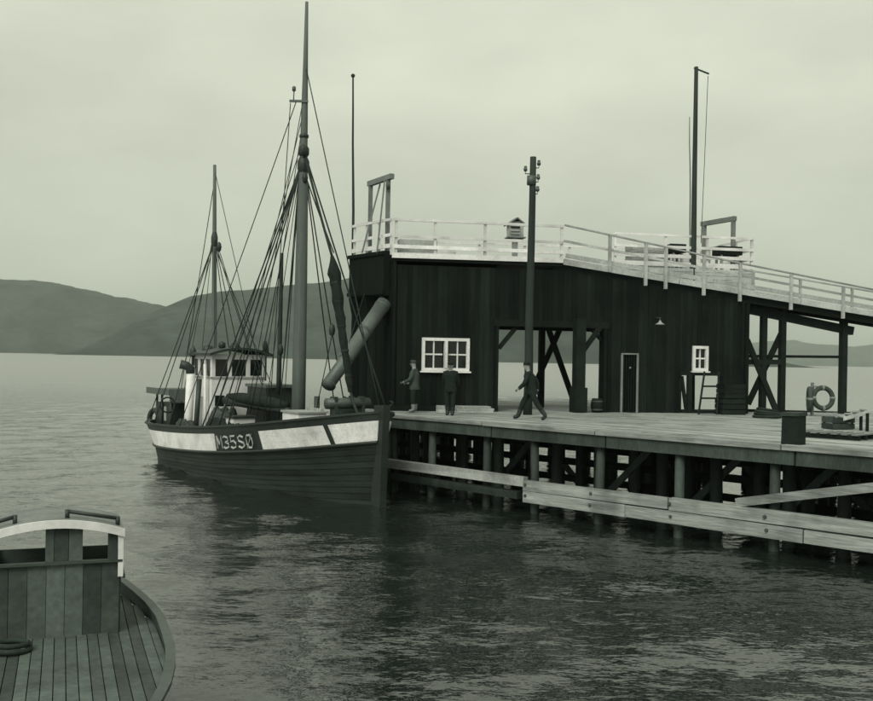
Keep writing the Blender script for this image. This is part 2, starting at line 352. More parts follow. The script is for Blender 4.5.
# under the deck: sub-beams, cap timbers
sub = MB()
for n_ in (.25, 2.1, 4.0, 6.0, 8.0, 10.5, 13):
    for h in [hits(n_)]:
        for a, b in zip(h[::2], h[1::2]): sub.bar(qp(a + .1, n_, DECK - .24), qp(b - .1, n_, DECK - .24), .26, .30, jit=.0)
sub.build('bearer', M['dark'], quay)
k = -.15; i = 0
while k < 20.5:                                         # cap timber along the edge in lengths
    ln = rnd.uniform(3.6, 5.2)
    bar('cap_timber', qp(k, -.10, DECK - .035), qp(k + ln - .03, -.10 , DECK - .035), .22, .11, M['wale'], quay, jit=.008)
    bar('edge_timber', qp(k + .3, -.06, DECK - .25), qp(k + ln + .25, -.06, DECK - .25), .16, .30, M['pile'], quay, jit=.008)
    k += ln
def pile(k, n, top, r, lean=.0, m='pile'):
    p0 = qp(k, n, -1.6); p1 = qp(k + rnd.uniform(-lean, lean), n + rnd.uniform(-lean, lean), top)
    return tube('pile', [p0, p0.lerp(p1, .5) + Vector((rnd.uniform(-.03, .03), rnd.uniform(-.03, .03), 0)), p1], [r * 1.1, r, r * .95], M[m], quay, 9)
for k in (.35, 2.0, 4.16, 5.97, 8.1, 10.37, 12.79, 15.2, 17.4): pile(k, .12, DECK - .1, .12, .05)
for n_ in (1.9, 3.2, 4.6, 5.9, 7.9, 10.4, 13):
    for h in [hits(n_)]:
        for a, b in zip(h[::2], h[1::2]):
            x = a + .5 + rnd.uniform(0, .6)
            while x < min(b, 20) - .2:
                pile(x, n_ + rnd.uniform(-.1, .1), DECK - .12, .16, .08); x += rnd.uniform(1.3, 2.1)
# bracing between the back piles: what chops the light under the deck into small squares
for n_ in (3.75, 7.7):
    h = hits(n_)
    for z in (.55, 1.05, 1.5, 1.92):
        bar('crosspiece', qp(h[0] + .2, n_, z + rnd.uniform(-.05, .05)), qp(min(h[-1], 20), n_, z + rnd.uniform(-.05, .05)), .1, .2, M['dark'], quay)
for k in (2.6, 6.6, 9.2, 11.6, 14.0):
    bar('brace', qp(k, 2.05, .15), qp(k + 1.9, 2.05, 2.0), .08, .18, M['pile'], quay)
    bar('brace', qp(k + 2.1, 3.9, .2), qp(k + .2, 3.9, 2.0), .08, .18, M['pile'], quay)
# fender timbers (wales) near the water
def wale(k0, k1, z, hgt, n_, m): bar('wale', qp(k0, n_, z), qp(k1, n_, z + rnd.uniform(-.02, .02)), .2, hgt, M[m], quay, jit=.02)
wale(5.85, 10.3, .775, .27, -.16, 'wale'); wale(10.33, 15.4, .79, .27, -.155, 'wale'); wale(15.43, 20.5, .80, .27, -.16, 'wale')
wale(5.85, 9.1, .475, .29, -.15, 'wale'); wale(9.13, 13.6, .48, .29, -.165, 'wale'); wale(13.63, 20.5, .49, .29, -.155, 'wale')
wale(.2, 5.82, .86, .24, -.12, 'greywood'); wale(.4, 5.6, .48, .2, -.10, 'pile')
for k in (5.97, 8.1, 10.37, 12.79, 15.2, 17.4):
    for z in (.50, .79): q = MB(); q.lathe(qp(k + rnd.uniform(-.05, .05), -.27, z), [(0, -.03), (.035, -.03), (.045, .0), (.045, .02)], 8, axis=(N.x, N.y, 0)); q.build('bolt', M['metal'], quay)
bar('brace', qp(12.0, -.10, 1.0), qp(16.8, -.10, 2.05), .14, .2, M['wale'], quay, jit=.01)

# ------------------------------------------------------------------ ice house
A = Vector((-1.5, 33.0)); ANG = math.atan2(2.3, 12.5); E = Vector((math.cos(ANG), math.sin(ANG))); T = Vector((-E.y, E.x))
A2 = Vector((-3.0, 35.1)); ROOF = 7.5; SB = 12.7
def bp_(s, t, z): p = A + E * s + T * t; return Vector((p.x, p.y, z))
def s_of(px, t=0.0, py=358.5):                          # position along a facade plane seen in a direction
    r = at(px, py, 1.0); r2 = Vector((r.x, 1.0)); o = A + T * t
    det = E.x * (-r2.y) - E.y * (-r2.x); return (-o.x * (-r2.y) + o.y * (-r2.x)) / det
def pt(px, py, t=0.0):
    s = s_of(px, t, py); dep = (A + E * s + T * t).y; return at(px, py, dep)
SP = s_of(751, 1.42); SR = s_of(560)                                          # where the ramp leaves the roof
RSL = (ROOF - pt(847, 309).z) / (s_of(847) - SR)
def ramp_z(s): return ROOF + .02 - max(0, s - SR) * RSL
house = thing('ice_house', 'dark boarded ice house with a flat roof deck and an open passage beneath', 'building', (A.x, A.y, DECK))
rz_e = ANG
def boards(mb, s0, s1, z0, z1, t, w=.17, mi=0):
    s = s0
    while s < s1 - .01:
        e = min(s + w, s1); f = z1 if callable(z1) else (lambda q: z1); d = random.uniform(0, .014)
        lo = [bp_(s + .003, t - d, z0), bp_(e - .003, t - d, z0), bp_(e - .003, t + .1, z0), bp_(s + .003, t + .1, z0)]
        hi = [bp_(s + .003, t - d, f(s)), bp_(e - .003, t - d, f(e)), bp_(e - .003, t + .1, f(e)), bp_(s + .003, t + .1, f(s))]
        mb.hexa(lo + hi, mi); s = e
W0, W1 = s_of(421.5), s_of(469); wz1, wz0 = pt(445, 338).z, pt(445, 371).z
OP0, OP1 = s_of(498.5), s_of(602); OPZ = pt(550, 327).z
D0, D1 = s_of(621), s_of(638); DZ = DECK + 2.05
B0, B1 = s_of(682), s_of(719); BZ = pt(700, 375).z
V0, V1 = s_of(692), s_of(707.5); vz1, vz0 = pt(700, 346).z, pt(700, 371).z
topz = lambda s: min(ROOF - .2, ramp_z(s) - .34)
fw = MB()
boards(fw, 0, W0, DECK, topz, 0); boards(fw, W0, W1, DECK, wz0, 0); boards(fw, W0, W1, wz1, topz, 0); boards(fw, W1, OP0, DECK, topz, 0)
boards(fw, OP0, OP1, OPZ, topz, 0); boards(fw, OP1, D0, DECK, topz, 0); boards(fw, D0, D1, DZ, topz, 0); boards(fw, D1, B0, DECK, topz, 0)
boards(fw, B0, V0, BZ, topz, 0); boards(fw, V0, V1, BZ, vz0, 0); boards(fw, V0, V1, vz1, topz, 0); boards(fw, V1, B1, BZ, topz, 0); boards(fw, B1, SB, DECK, topz, 0)
board_tone(fw.build('front_wall', M['barn'], house), 6, .28, 5)
def wall_line(p, q, z0, z1, name, m='barn_side', thick=.1):
    mb = MB(); d = (q - p); n = max(1, int(d.length / .18)); dn = d.normalized(); nn = Vector((-dn.y, dn.x))
    for i in range(n):
        a, b = p + d * (i / n) + dn * .003, p + d * ((i + 1) / n) - dn * .003; o = random.uniform(0, .014)
        c = [a - nn * o, b - nn * o, b + nn * thick, a + nn * thick]
        mb.hexa([Vector((v.x, v.y, z0)) for v in c] + [Vector((v.x, v.y, z1)) for v in c])
    return board_tone(mb.build(name, M[m], house), 6, .4, len(name))
P2 = lambda s, t: A + E * s + T * t
A3 = Vector((-2.2, 39.0))
wall_line(A2, A + (A2 - A).normalized() * .02, DECK, ROOF - .2, 'side_wall')
wall_line(A3, A2, DECK, ROOF - .2, 'side_wall')
wall_line(P2(OP0, .12), P2(OP0, 5), DECK, ROOF - .2, 'passage_wall')
wall_line(P2(OP0, 5), A3, DECK, ROOF - .2, 'back_wall')
wall_line(P2(OP1 + .03, .12), Vector((6.55, 36.1)), DECK, ROOF - .4, 'passage_wall')
wall_line(Vector((6.55, 36.1)), P2(B0 - .05, 1.5), DECK, ROOF - .9, 'back_wall')
wall_line(P2(B0 - .05, 1.5), P2(B0 - .05, .12), DECK, ROOF - 1, 'bay_wall')
wall_line(P2(SB, .1), P2(SB, 1.4), DECK, ROOF - 1.3, 'end_wall')
# corner boards, lintel, knee braces, window, doors
bar('corner_post', bp_(.06, -.03, DECK), bp_(.06, -.03, ROOF - .2), .14, .10, M['barn'], house)
bar('corner_post', bp_(OP0 - .08, -.03, DECK), bp_(OP0 - .08, -.03, OPZ), .16, .10, M['barn_side'], house)
bar('corner_post', bp_(OP1 + .08, -.03, DECK), bp_(OP1 + .08, -.03, OPZ), .16, .10, M['barn_side'], house)
bar('corner_post', bp_(SB - .1, -.04, DECK), bp_(SB - .1, -.04, ramp_z(SB) - .4), .2, .12, M['barn_side'], house)
bar('lintel', bp_(OP0 - .2, -.05, OPZ + .1), bp_(OP1 + .2, -.05, OPZ + .1), .12, .22, M['dark'], house)
bar('knee_brace', bp_(OP0 + .02, .05, OPZ - .75), bp_(OP0 + .62, .05, OPZ - .02), .12, .14, M['dark'], house)
bar('knee_brace', bp_(OP1 - .02, .05, OPZ - .4), bp_(OP1 - .4, .05, OPZ - .02), .1, .12, M['dark'], house)
bar('skirting', bp_(0, -.06, DECK + .1), bp_(OP0, -.06, DECK + .1), .06, .16, M['dark'], house)
def window(s0, s1, z0, z1, casements, jamb='white'):
    fwd = .085
    wn = MB(); fr = .1
    wn.bar(bp_(s0, -.03, z0 + fr / 2), bp_(s1, -.03, z0 + fr / 2), .10, fr); wn.bar(bp_(s0, -.03, z1 - fr / 2), bp_(s1, -.03, z1 - fr / 2), .10, fr)
    wn.bar(bp_(s0 + fr / 2, -.032, z0 + fr), bp_(s0 + fr / 2, -.032, z1 - fr), fr, .10); wn.bar(bp_(s1 - fr / 2, -.032, z0 + fr), bp_(s1 - fr / 2, -.032, z1 - fr), fr, .10)
    if casements == 2:
        c = (s0 + s1) / 2; wn.bar(bp_(c, -.036, z0 + fr), bp_(c, -.036, z1 - fr), .20, .09)
    o = wn.build('window', M[jamb], house)
    sp = [(s0 + fr, (s0 + s1) / 2 - .1), ((s0 + s1) / 2 + .1, s1 - fr)] if casements == 2 else [(s0 + fr, s1 - fr)]
    for a, b in sp:
        c, zc = (a + b) / 2, (z0 + z1) / 2
        bar('muntin', bp_(c, .0, z0 + fr), bp_(c, .0, z1 - fr), .05, .04, M[jamb], o)
        bar('muntin', bp_(a, .002, zc), bp_(b, .002, zc), .04, .05, M[jamb], o)
        for x0_, x1_ in ((a, c - .025), (c + .025, b)):
            for y0_, y1_ in ((z0 + fr, zc - .025), (zc + .025, z1 - fr)):
                q = MB(); q.box(bp_((x0_ + x1_) / 2, .03, (y0_ + y1_) / 2), (x1_ - x0_, .012, y1_ - y0_), rz_e); q.build('pane', M['glass'], o)
    bar('sill', bp_(s0 - .05, -.07, z0 - .03), bp_(s1 + .05, -.07, z0 - .03), .14, .05, M[jamb], o)
window(W0, W1, wz0, wz1, 2)
window(V0, V1, vz0, vz1, 1)
dr = MB(); x = D0 + .06
while x < D1 - .06:
    dr.bar(bp_(x + .045, .02, DECK + .02), bp_(x + .045, .02, DZ - .06), .085, .05); x += .09
door = dr.build('door', M['barn_side'], house)
fm = MB(); fm.bar(bp_(D0 + .025, -.03, DECK), bp_(D0 + .025, -.03, DZ - .05), .05, .07); fm.bar(bp_(D1 - .025, -.03, DECK), bp_(D1 - .025, -.03, DZ - .05), .05, .07); fm.bar(bp_(D0, -.03, DZ - .025), bp_(D1, -.03, DZ - .025), .07, .05)
fm.build('door_frame', M['paleframe'], door)
hb = MB(); hb.lathe(bp_((D0 + D1) / 2 + .02, -.01, DECK + 1.55), [(.0, -.03), (.035, -.03), (.035, .02), (0, .02)], 10, axis=(-T.x, -T.y, 0)); hb.build('door_peephole', M['paleframe'], door)
bar('bay_post', bp_(s_of(689.5), -.02, DECK), bp_(s_of(689.5), -.02, BZ), .16, .14, M['dark'], house)
bar('bay_brace', bp_(B0 + .02, .06, BZ - .05), bp_(s_of(688), .06, DECK + .05), .10, .10, M['dark'], house)
bar('bay_sill', bp_(B0, -.04, DECK + .07), bp_(B1, -.04, DECK + .07), .1, .12, M['dark'], house)
bar('bay_lintel', bp_(B0 - .1, -.04, BZ + .04), bp_(B1 + .1, -.04, BZ + .04), .1, .12, M['dark'], house)
# roof deck
roof = MB(); RB = 5.2
roof.prism([(p.x, p.y) for p in (A2, A - T * .12, P2(SR, -.12), P2(SR, 1.32), P2(SP, 1.32), P2(SP, RB), P2(OP0, RB), A3)], ROOF - .2, ROOF)
roof.build('roof_deck', M['barn_side'], house)
bar('roof_edge_board', bp_(-.05, -.15, ROOF - .03), bp_(SR, -.15, ROOF + .0), .05, .17, M['white'], house)
dirc = (A2 - A).normalized(); nc = Vector((dirc.y, -dirc.x))
if nc.y > 0: nc = -nc
c3 = lambda k, n, z: Vector((A.x + dirc.x * k + nc.x * n, A.y + dirc.y * k + nc.y * n, z))
# loading box over the boat
lb = MB(); q = [A + dirc * .1 + nc * .05, A + dirc * 2.3 + nc * .05, A + dirc * 2.3 + nc * .3, A + dirc * .1 + nc * .3]
lb.prism([(v.x, v.y) for v in q], ROOF - 1.35, ROOF + .12); lb.build('loading_box', M['barn_side'], house)
for k in (.2, 1.2, 2.2):
    bar('bracket', c3(k, .06, ROOF - 2.3), c3(k, .28, ROOF - 1.36), .1, .12, M['dark'], house)
bar('box_trim', c3(.05, .33, ROOF + .05), c3(2.35, .33, ROOF + .05), .05, .12, M['barn'], house)
bar('box_trim', c3(.05, .33, ROOF - 1.25), c3(2.35, .33, ROOF - 1.25), .05, .12, M['barn'], house)
# lamp under the eave
lm = MB(); p = pt(660, 325, -.45); lm.lathe(p, [(.03, .16), (.045, .1), (.17, .02), (.16, .01), (.04, .08)], 14); lamp = lm.build('eave_lamp', M['boatgrey'], house, True)
tube('lamp_arm', [p + Vector((0, 0, .15)), p + Vector((0, 0, .24)), p + Vector((T.x * .45, T.y * .45, .26))], .02, M['metal'], lamp, 6)
# back frame of the passage, seen through it
bt = 3.2
for px in (541.5,):
    bar('frame_post', bp_(s_of(px, bt), bt, DECK), bp_(s_of(px, bt), bt, ROOF - .2), .2, .2, M['dark'], house)
bar('cross_brace', pt(546, 322, bt), pt(574, 402, bt), .1, .2, M['dark'], house); bar('cross_brace', pt(563, 322, bt + .12), pt(530, 396, bt + .12), .1, .2, M['dark'], house)
bar('frame_beam', bp_(OP0, bt, OPZ + .12), bp_(OP1 + 1, bt, OPZ + .12), .2, .3, M['dark'], house)
# stout post that carries the head of the ramp
pp = pt(578, 417, -.3); s_p = s_of(578, -.3)
bar('ramp_post', Vector((pp.x, pp.y, DECK)), Vector((pp.x, pp.y, OPZ + .3)), .34, .34, M['dark'], house)
bar('knee_brace', Vector((pp.x, pp.y, OPZ - .85)) + Vector((E.x * .1, E.y * .1, 0)), Vector((pp.x + E.x * .75, pp.y + E.y * .75, OPZ + .05)), .12, .16, M['dark'], house)
bar('post_cleat', Vector((pp.x, pp.y, DECK + .02)), Vector((pp.x, pp.y, DECK + .85)), .46, .46, M['dark'], house)

# ------------------------------------------------------------------ ramp with its trestle
ramp = thing('loading_ramp', 'long sloping timber ramp with a pale railing descending to the right of the roof', 'ramp', bp_(SR, .6, DECK))
RT0, RT1, RE = -.02, 1.22, 19.5
def rail_h(s): return 1.17 - .04 * max(0, min(10.5, s - SR))
def rp(s, t, dz): return bp_(s, t, ramp_z(s) + dz)
x = SR
while x < RE:
    e = x + .42; q = MB()
    q.hexa([rp(x + .006, RT0, -.06), rp(e - .006, RT0, -.06), rp(e - .006, RT1, -.06), rp(x + .006, RT1, -.06), rp(x + .006, RT0, 0), rp(e - .006, RT0, 0), rp(e - .006, RT1, 0), rp(x + .006, RT1, 0)])
    q.build('floor_plank', M['greywood'], ramp); x = e
for t in (RT0 + .12, RT1 - .12): bar('stringer', rp(SR - .3, t, -.22), rp(RE, t, -.22), .14, .3, M['dark'], ramp)
x = SR + .02
for ln in (4.2, 4.6, 4.4, 3.2):
    bar('side_board', rp(x, RT0 - .13, -.06), rp(min(x + ln - .03, RE), RT0 - .13, -.06), .045, .2, M['greywood'], ramp)
    x += ln
x = SR + .1
for ln in (5.4, 4.8, 3.2):
    bar('side_board', rp(x, RT0 - .1, .16), rp(min(x + ln - .03, RE), RT0 - .1, .16), .04, .15, M['greywood'], ramp); x += ln
posts_s = [s_of(p_, RT0) for p_ in (606, 642, 662, 700, 736, 787, 839)] + [s_of(839, RT0) + 1.9]
for s in posts_s:
    bar('rail_post', rp(s, RT0 - .2, -.42 if s > SR + 2.2 else -.16), rp(s, RT0 - .2, rail_h(s) - .02), .085, .1, M['greywood'], ramp)
for s0, s1 in ((SR + .02, s_of(736, RT0)), (s_of(736, RT0) + .02, RE)):
    bar('handrail', rp(s0, RT0 - .2, rail_h(s0)), rp(s1, RT0 - .2, rail_h(s1)), .09, .05, M['greywood'], ramp)
    bar('middle_rail', rp(s0, RT0 - .12, rail_h(s0) * .55), rp(s1, RT0 - .12, rail_h(s1) * .55), .04, .08, M['greywood'], ramp)
for s in (s_of(752, RT1), s_of(800, RT1), s_of(852, RT1)):
    bar('rail_post', rp(s, RT1 + .06, -.2), rp(s, RT1 + .06, .95), .08, .08, M['greywood'], ramp)
bar('handrail', rp(SB + .3, RT1 + .06, .97), rp(RE, RT1 + .06, .97), .08, .05, M['greywood'], ramp)
trestle = thing('ramp_trestle', 'dark cross-braced timber trestle under the ramp right of the ice house', 'trestle', bp_(14, .5, DECK))
tt = .5
for px in (763, 782): s = s_of(px, tt); bar('post', bp_(s, tt, DECK), bp_(s, tt, ramp_z(s) - .37), .2, .2, M['dark'], trestle)
s = s_of(843, tt); bar('post', bp_(s, tt, DECK), bp_(s, tt, ramp_z(s) - .37), .22, .22, M['dark'], trestle)
bar('brace', pt(747, 340, tt - .13), pt(778, 415, tt - .13), .09, .2, M['dark'], trestle); bar('brace', pt(781, 334, tt + .13), pt(748, 404, tt + .13), .09, .2, M['dark'], trestle)
bar('sloping_beam', pt(742, 308, tt + .02), pt(852, 331, tt + .02), .24, .30, M['dark'], trestle)
bar('rail', pt(746, 356, tt + .2), pt(846, 357, tt + .2), .1, .1, M['dark'], trestle)
bar('rail', pt(746, 362, tt - .05), pt(781, 362, tt - .05), .1, .18, M['dark'], trestle)
bar('ground_beam', pt(748, 411, 1.3), pt(860, 414, 1.3), .2, .14, M['dark'], trestle)
bar('bolster', pt(801, 304.5, tt), pt(838, 313, tt), .5, .18, M['dark'], trestle)

# ------------------------------------------------------------------ roof railings
def railing(name, label, p, q, posts, rails, h=1.2, m='white', pw_=.08, base=ROOF, thick=.05):
    p, q = Vector(p), Vector(q); r = thing(name, label, 'railing', (p.x, p.y, base)); d = (q - p)
    for f in posts: c = p + d * f; bar('post', Vector((c.x, c.y, base)), Vector((c.x, c.y, base + h)), pw_, pw_, M[m], r)
    dn = d.normalized(); o = Vector((dn.y, -dn.x)) * (pw_ / 2 + .022)
    if o.y > 0: o = -o
    for z, hh in rails:
        bar('rail', Vector((p.x + o.x - dn.x * .05, p.y + o.y - dn.y * .05, base + z)), Vector((q.x + o.x + dn.x * .05, q.y + o.y + dn.y * .05, base + z)), .035, hh, M[m], r, jit=.004)
    return r
fpost = [(s_of(p_, .05) - .05) / (SR - .05) for p_ in (394, 433, 483, 528)] + [1.0]
railing('roof_railing', 'pale wooden railing along the front roof edge above the white double window', P2(.05, .05), P2(SR, .05), fpost, ((1.17, .09), (.62, .09), (.28, .12)))
railing('roof_railing', 'short pale railing on the roof corner above the ice chute', A2 + (A - A2).normalized() * .1, A + (A2 - A).normalized() * .12, (0, .35, .68, 1), ((1.17, .09), (.66, .1), (.3, .14)))
PL0 = s_of(613, 1.42)
railing('platform_railing', 'pale railing around the far right end of the roof platform behind the ramp', P2(PL0, 1.42), P2(SP - .05, 1.42), [0, (s_of(664, 1.42) - PL0) / (SP - PL0), (s_of(706, 1.42) - PL0) / (SP - PL0), 1], ((1.2, .08), (.78, .1), (.45, .12), (.16, .16)), 1.24)
railing('platform_railing', 'return railing at the right end of the roof platform above the ramp', P2(SP - .05, 1.55), P2(SP - .05, RB - .3), (.33, .66, 1), ((1.2, .08), (.78, .1), (.45, .12)), 1.22)
railing('back_railing', 'far railing along the back of the roof behind the vent box', Vector((A3.x, A3.y)) + Vector((.2, 0)), P2(SP - .3, RB - .12), [i / 7 for i in range(8)], ((1.15, .08), (.6, .09)), 1.18)
# boarding between the ramp and the platform
pb = thing('platform_boarding', 'pale horizontal boarding under the roof platform beside the ramp', 'boarding', bp_(PL0, 1.28, ROOF - .8))
for i in range(7):
    z = ROOF + .02 - i * .125 - .06
    s0 = max(SR + .3, SR + (ROOF - z) / .118 * .80)
    if s0 < SB - .4: bar('board', bp_(s0, 1.28, z), bp_(SP + .02, 1.28, z), .03, .115, M['greywood'], pb)

# ------------------------------------------------------------------ frames, poles, boxes on the roof
def gantry(label, p0, p1, z0, ztop, over0, over1, struts):
    p0, p1 = Vector(p0), Vector(p1); gth = thing('hoist_frame', label, 'frame', (p0.x, p0.y, z0), 'hoist frames on the roof'); d = (p1 - p0).normalized()
    for p in (p0, p1): bar('post', Vector((p.x, p.y, z0)), Vector((p.x, p.y, ztop)), .13, .13, M['paleframe'], gth)
    a, b = p0 - d * over0, p1 + d * over1
    bar('crossbeam', Vector((a.x, a.y, ztop + .08)), Vector((b.x, b.y, ztop + .08)), .15, .17, M['paleframe'], gth)
    for (q0, q1, wd) in struts: bar('strut', q0, q1, wd, wd, M['paleframe'], gth)
    return gth
g0 = A2 + (A - A2).normalized() * .75 - nc * .4; g1 = A2 + (A - A2).normalized() * 2.15 - nc * .25
g0.x -= .15; g1.x -= .17; zt = at(380, 186, g0.y).z
gl = gantry('tall hoist frame with slanting struts on the left roof corner above the ice chute', g0, g1, ROOF, zt, .15, .3,
       [(Vector((g0.x + .35, g0.y - .4, zt)), at(362, 253, g0.y - .7), .045), (Vector((g1.x - .12, g1.y, zt)), at(377, 253, g1.y - .35), .045)])
pu = MB(); pu.lathe(Vector((g1.x, g1.y - .15, zt - .22)), [(0, -.05), (.12, -.05), (.12, .05), (0, .05)], 12, axis=(1, .3, 0)); pu.build('pulley', M['metal'], gl)
gantry('plain hoist frame on the roof beside the tall thin mast pole', P2(s_of(702, 3.9), 3.9), P2(s_of(731, 2.3), 2.3), ROOF, at(715, 218, 37).z, .15, .1, [])
def pole(name, label, p0, p1, r0, r1, m='pole', n=10):
    p0, p1 = Vector(p0), Vector(p1); t = thing(name, label, 'pole', p0)
    tube('shaft', [p0.lerp(p1, i / 6) + Vector((random.uniform(-.012, .012), 0, 0)) * (0 < i < 6) for i in range(7)], [r0 + (r1 - r0) * i / 6 for i in range(7)], M[m], t, n); return t
fp = pole('flagpole', 'slim bare flagpole rising from the left corner of the roof', Vector((A2.x + .03, A2.y - .05, ROOF - .6)), at(353, 77, A2.y), .055, .03)
mb = MB(); mb.lathe(at(353, 76, A2.y), [(0, -.08), (.07, -.03), (.07, .04), (0, .09)], 10); mb.build('finial', M['pole'], fp, True)
ud = 31.9; ub = at(527.5, 415, ud); ub.z = DECK
up_ = pole('utility_pole', 'stout utility pole with insulators standing in front of the open passage', ub, at(533.2, 157, ud), .15, .10)
def insul(parent, p, side):
    mb = MB(); q = p + Vector((side * .2, -.02, .10)); mb.lathe(q, [(0, -.02), (.05, -.02), (.07, .05), (.04, .08), (.055, .13), (0, .16)], 10); mb.build('insulator', M['metal'], parent, True)
    tube('bracket', [p, p + Vector((side * .2, -.02, 0)), q], .018, M['metal'], parent, 6)
for (px, py, sd_) in ((532.5, 168, 1), (531.8, 182, 1), (531.2, 194, 1), (531.6, 174, -1)): insul(up_, at(px, py, ud), sd_)
tp = MB(); tp.tube([at(531.4, 185, ud), at(531.6, 176, ud)], .15, 10); tp.build('pole_collar', M['metal'], up_, True)
s = s_of(693, -.2); mbase = bp_(s_of(692, 1.36), 1.36, DECK)
mp_ = pole('mast_pole', 'tall slender mast pole with a halyard rising through the ramp', mbase, at(696.3, 67, mbase.y), .13, .07)
tube('halyard', sag(at(708, 76, mbase.y), at(701, 243, mbase.y), .1), .012, M['rope'], mp_, 5)
bar('yard', at(694, 68, mbase.y), at(709, 74, mbase.y), .05, .05, M['pole'], mp_)
mbase2 = bp_(s_of(689, 2.2), 2.2, ROOF)
pole('thin_staff', 'thin grey staff standing behind the tall mast pole on the roof', mbase2, at(689.5, 117, mbase2.y), .035, .02, 'paleframe', 7)
vb = pt(515, 238, .55); vent = thing('vent_box', 'small gabled vent box on a stub post behind the roof railing', 'vent', Vector((vb.x, vb.y, ROOF)))
bar('stub_post', Vector((vb.x, vb.y, ROOF)), Vector((vb.x, vb.y, vb.z + .02)), .16, .16, M['greywood'], vent)
q = MB(); q.box((vb.x, vb.y, vb.z + .23), (.48, .45, .42), rz_e); bd = q.build('case', M['greywood'], vent)
for i in range(3): bar('louvre', Vector((vb.x - .17, vb.y - .29, vb.z + .12 + i * .11)), Vector((vb.x + .15, vb.y - .23, vb.z + .12 + i * .11)), .05, .05, M['dark'] if i == 2 else M['greywood'], bd)
for sgn in (-1, 1): bar('roof_slope', Vector((vb.x + sgn * .33 * E.x, vb.y + sgn * .33 * E.y, vb.z + .42)), Vector((vb.x + sgn * .004, vb.y, vb.z + .66)), .58, .04, M['paleframe'], vent)
box('gable_end', (vb.x, vb.y, vb.z + .49), (.3, .4, .12), M['paleframe'], vent, rz_e); box('base_plate', (vb.x, vb.y, vb.z), (.62, .55, .04), M['paleframe'], vent, rz_e)
def crate(name, label, c, size, m, rz, slats=3, group=None, cat='crate'):
    c = Vector(c); t = thing(name, label, cat, c, group); ca, sa = math.cos(rz), math.sin(rz)
    L3 = lambda x, y, z: Vector((c.x + x * ca - y * sa, c.y + x * sa + y * ca, c.z + z)); w, d, h = size; e = .025
    box('bottom', L3(0, 0, e / 2 + .01), (w - .06, d - .06, e), M[m], t, rz)
    for sx in (-1, 1):
        for sy in (-1, 1): bar('corner_post', L3(sx * (w / 2 - .05), sy * (d / 2 - .05), 0), L3(sx * (w / 2 - .05), sy * (d / 2 - .05), h), .05, .05, M[m], t)
    gap = h / slats
    for i in range(slats):
        z = gap * (i + .5); hh = gap * .86
        for sy in (-1, 1): bar('slat', L3(-w / 2, sy * (d / 2 - .012), z), L3(w / 2, sy * (d / 2 - .012), z), .022, hh, M[m], t)
        for sx in (-1, 1): bar('slat', L3(sx * (w / 2 - .012), -d / 2 + .026, z), L3(sx * (w / 2 - .012), d / 2 - .026, z), .022, hh, M[m], t)
    return t
def on_roof(px, py, t): p = pt(px, py, t); return Vector((p.x, p.y, ROOF + .002))
crate('ice_crate', 'long grey slatted ice crate on the roof near the left corner frame', on_roof(417, 245, 1.0), (1.3, .6, .62), 'greywood', rz_e)
crate('ice_crate', 'low white slatted crate on the roof between left frame and vent box', on_roof(438, 250, 2.2), (1.2, .6, .5), 'white', rz_e)
crate('ice_bin', 'large grey boarded ice bin on the roof platform left of the mast pole', on_roof(645, 262, 2.0), (1.25, .8, .88), 'greywood', rz_e, 4, cat='bin')
crate('ice_crate', 'white slatted crate on the platform just right of the grey ice bin', on_roof(676, 262, 3.0), (.9, .7, .7), 'white', rz_e)
def trough(label, c, ln, rz):
    t = thing('dark_trough', label, 'trough', c); ca, sa = math.cos(rz), math.sin(rz); L3 = lambda x, y, z: Vector((c.x + x * ca - y * sa, c.y + x * sa + y * ca, c.z + z))
    for sy in (-1, 1): bar('side', L3(-ln / 2, sy * .25, .78), L3(ln / 2, sy * .25, .78), .04, .32, M['dark'], t)
    for sx in (-1, 1):
        bar('end', L3(sx * (ln / 2 - .02), -.22, .78), L3(sx * (ln / 2 - .02), .22, .78), .04, .30, M['dark'], t)
        for sy in (-1, 1): bar('leg', L3(sx * (ln / 2 - .15), sy * .2, 0), L3(sx * (ln / 2 - .15), sy * .2, .64), .07, .07, M['greywood'], t)
    box('bottom', L3(0, 0, .635), (ln - .06, .46, .03), M['dark'], t, rz)
trough('short dark trough on legs on the platform left of the mast pole', on_roof(675, 262, 1.9), .62, rz_e)
trough('long dark trough on legs on the platform under the plain hoist frame', on_roof(727, 262, 2.0), .95, rz_e)

# ------------------------------------------------------------------ ice chute
ch0, ch1 = at(384, 303, 33.0), at(327, 386, 30.6)
chute = thing('ice_chute', 'pale round ice chute sloping from the ice house down to the boat', 'chute', ch1)
tube('pipe', [ch0, ch0.lerp(ch1, .3), ch0.lerp(ch1, .7) - Vector((0, 0, .05)), ch1], [.24, .23, .215, .20], M['chute'], chute, 16)
for f in (.05, .36, .68, .97):
    q = MB(); c = ch0.lerp(ch1, f) - Vector((0, 0, .04 * (f > .5))); a = (ch1 - ch0).normalized(); q.tube([c - a * .04, c + a * .04], .255 - .03 * f, 16); q.build('band', M['metal'], chute, True)
tube('sling', sag(ch0.lerp(ch1, .68) + Vector((0, 0, .2)), c3(1.2, .32, ROOF - 1.2), 0, 2), .014, M['rope'], chute, 5)

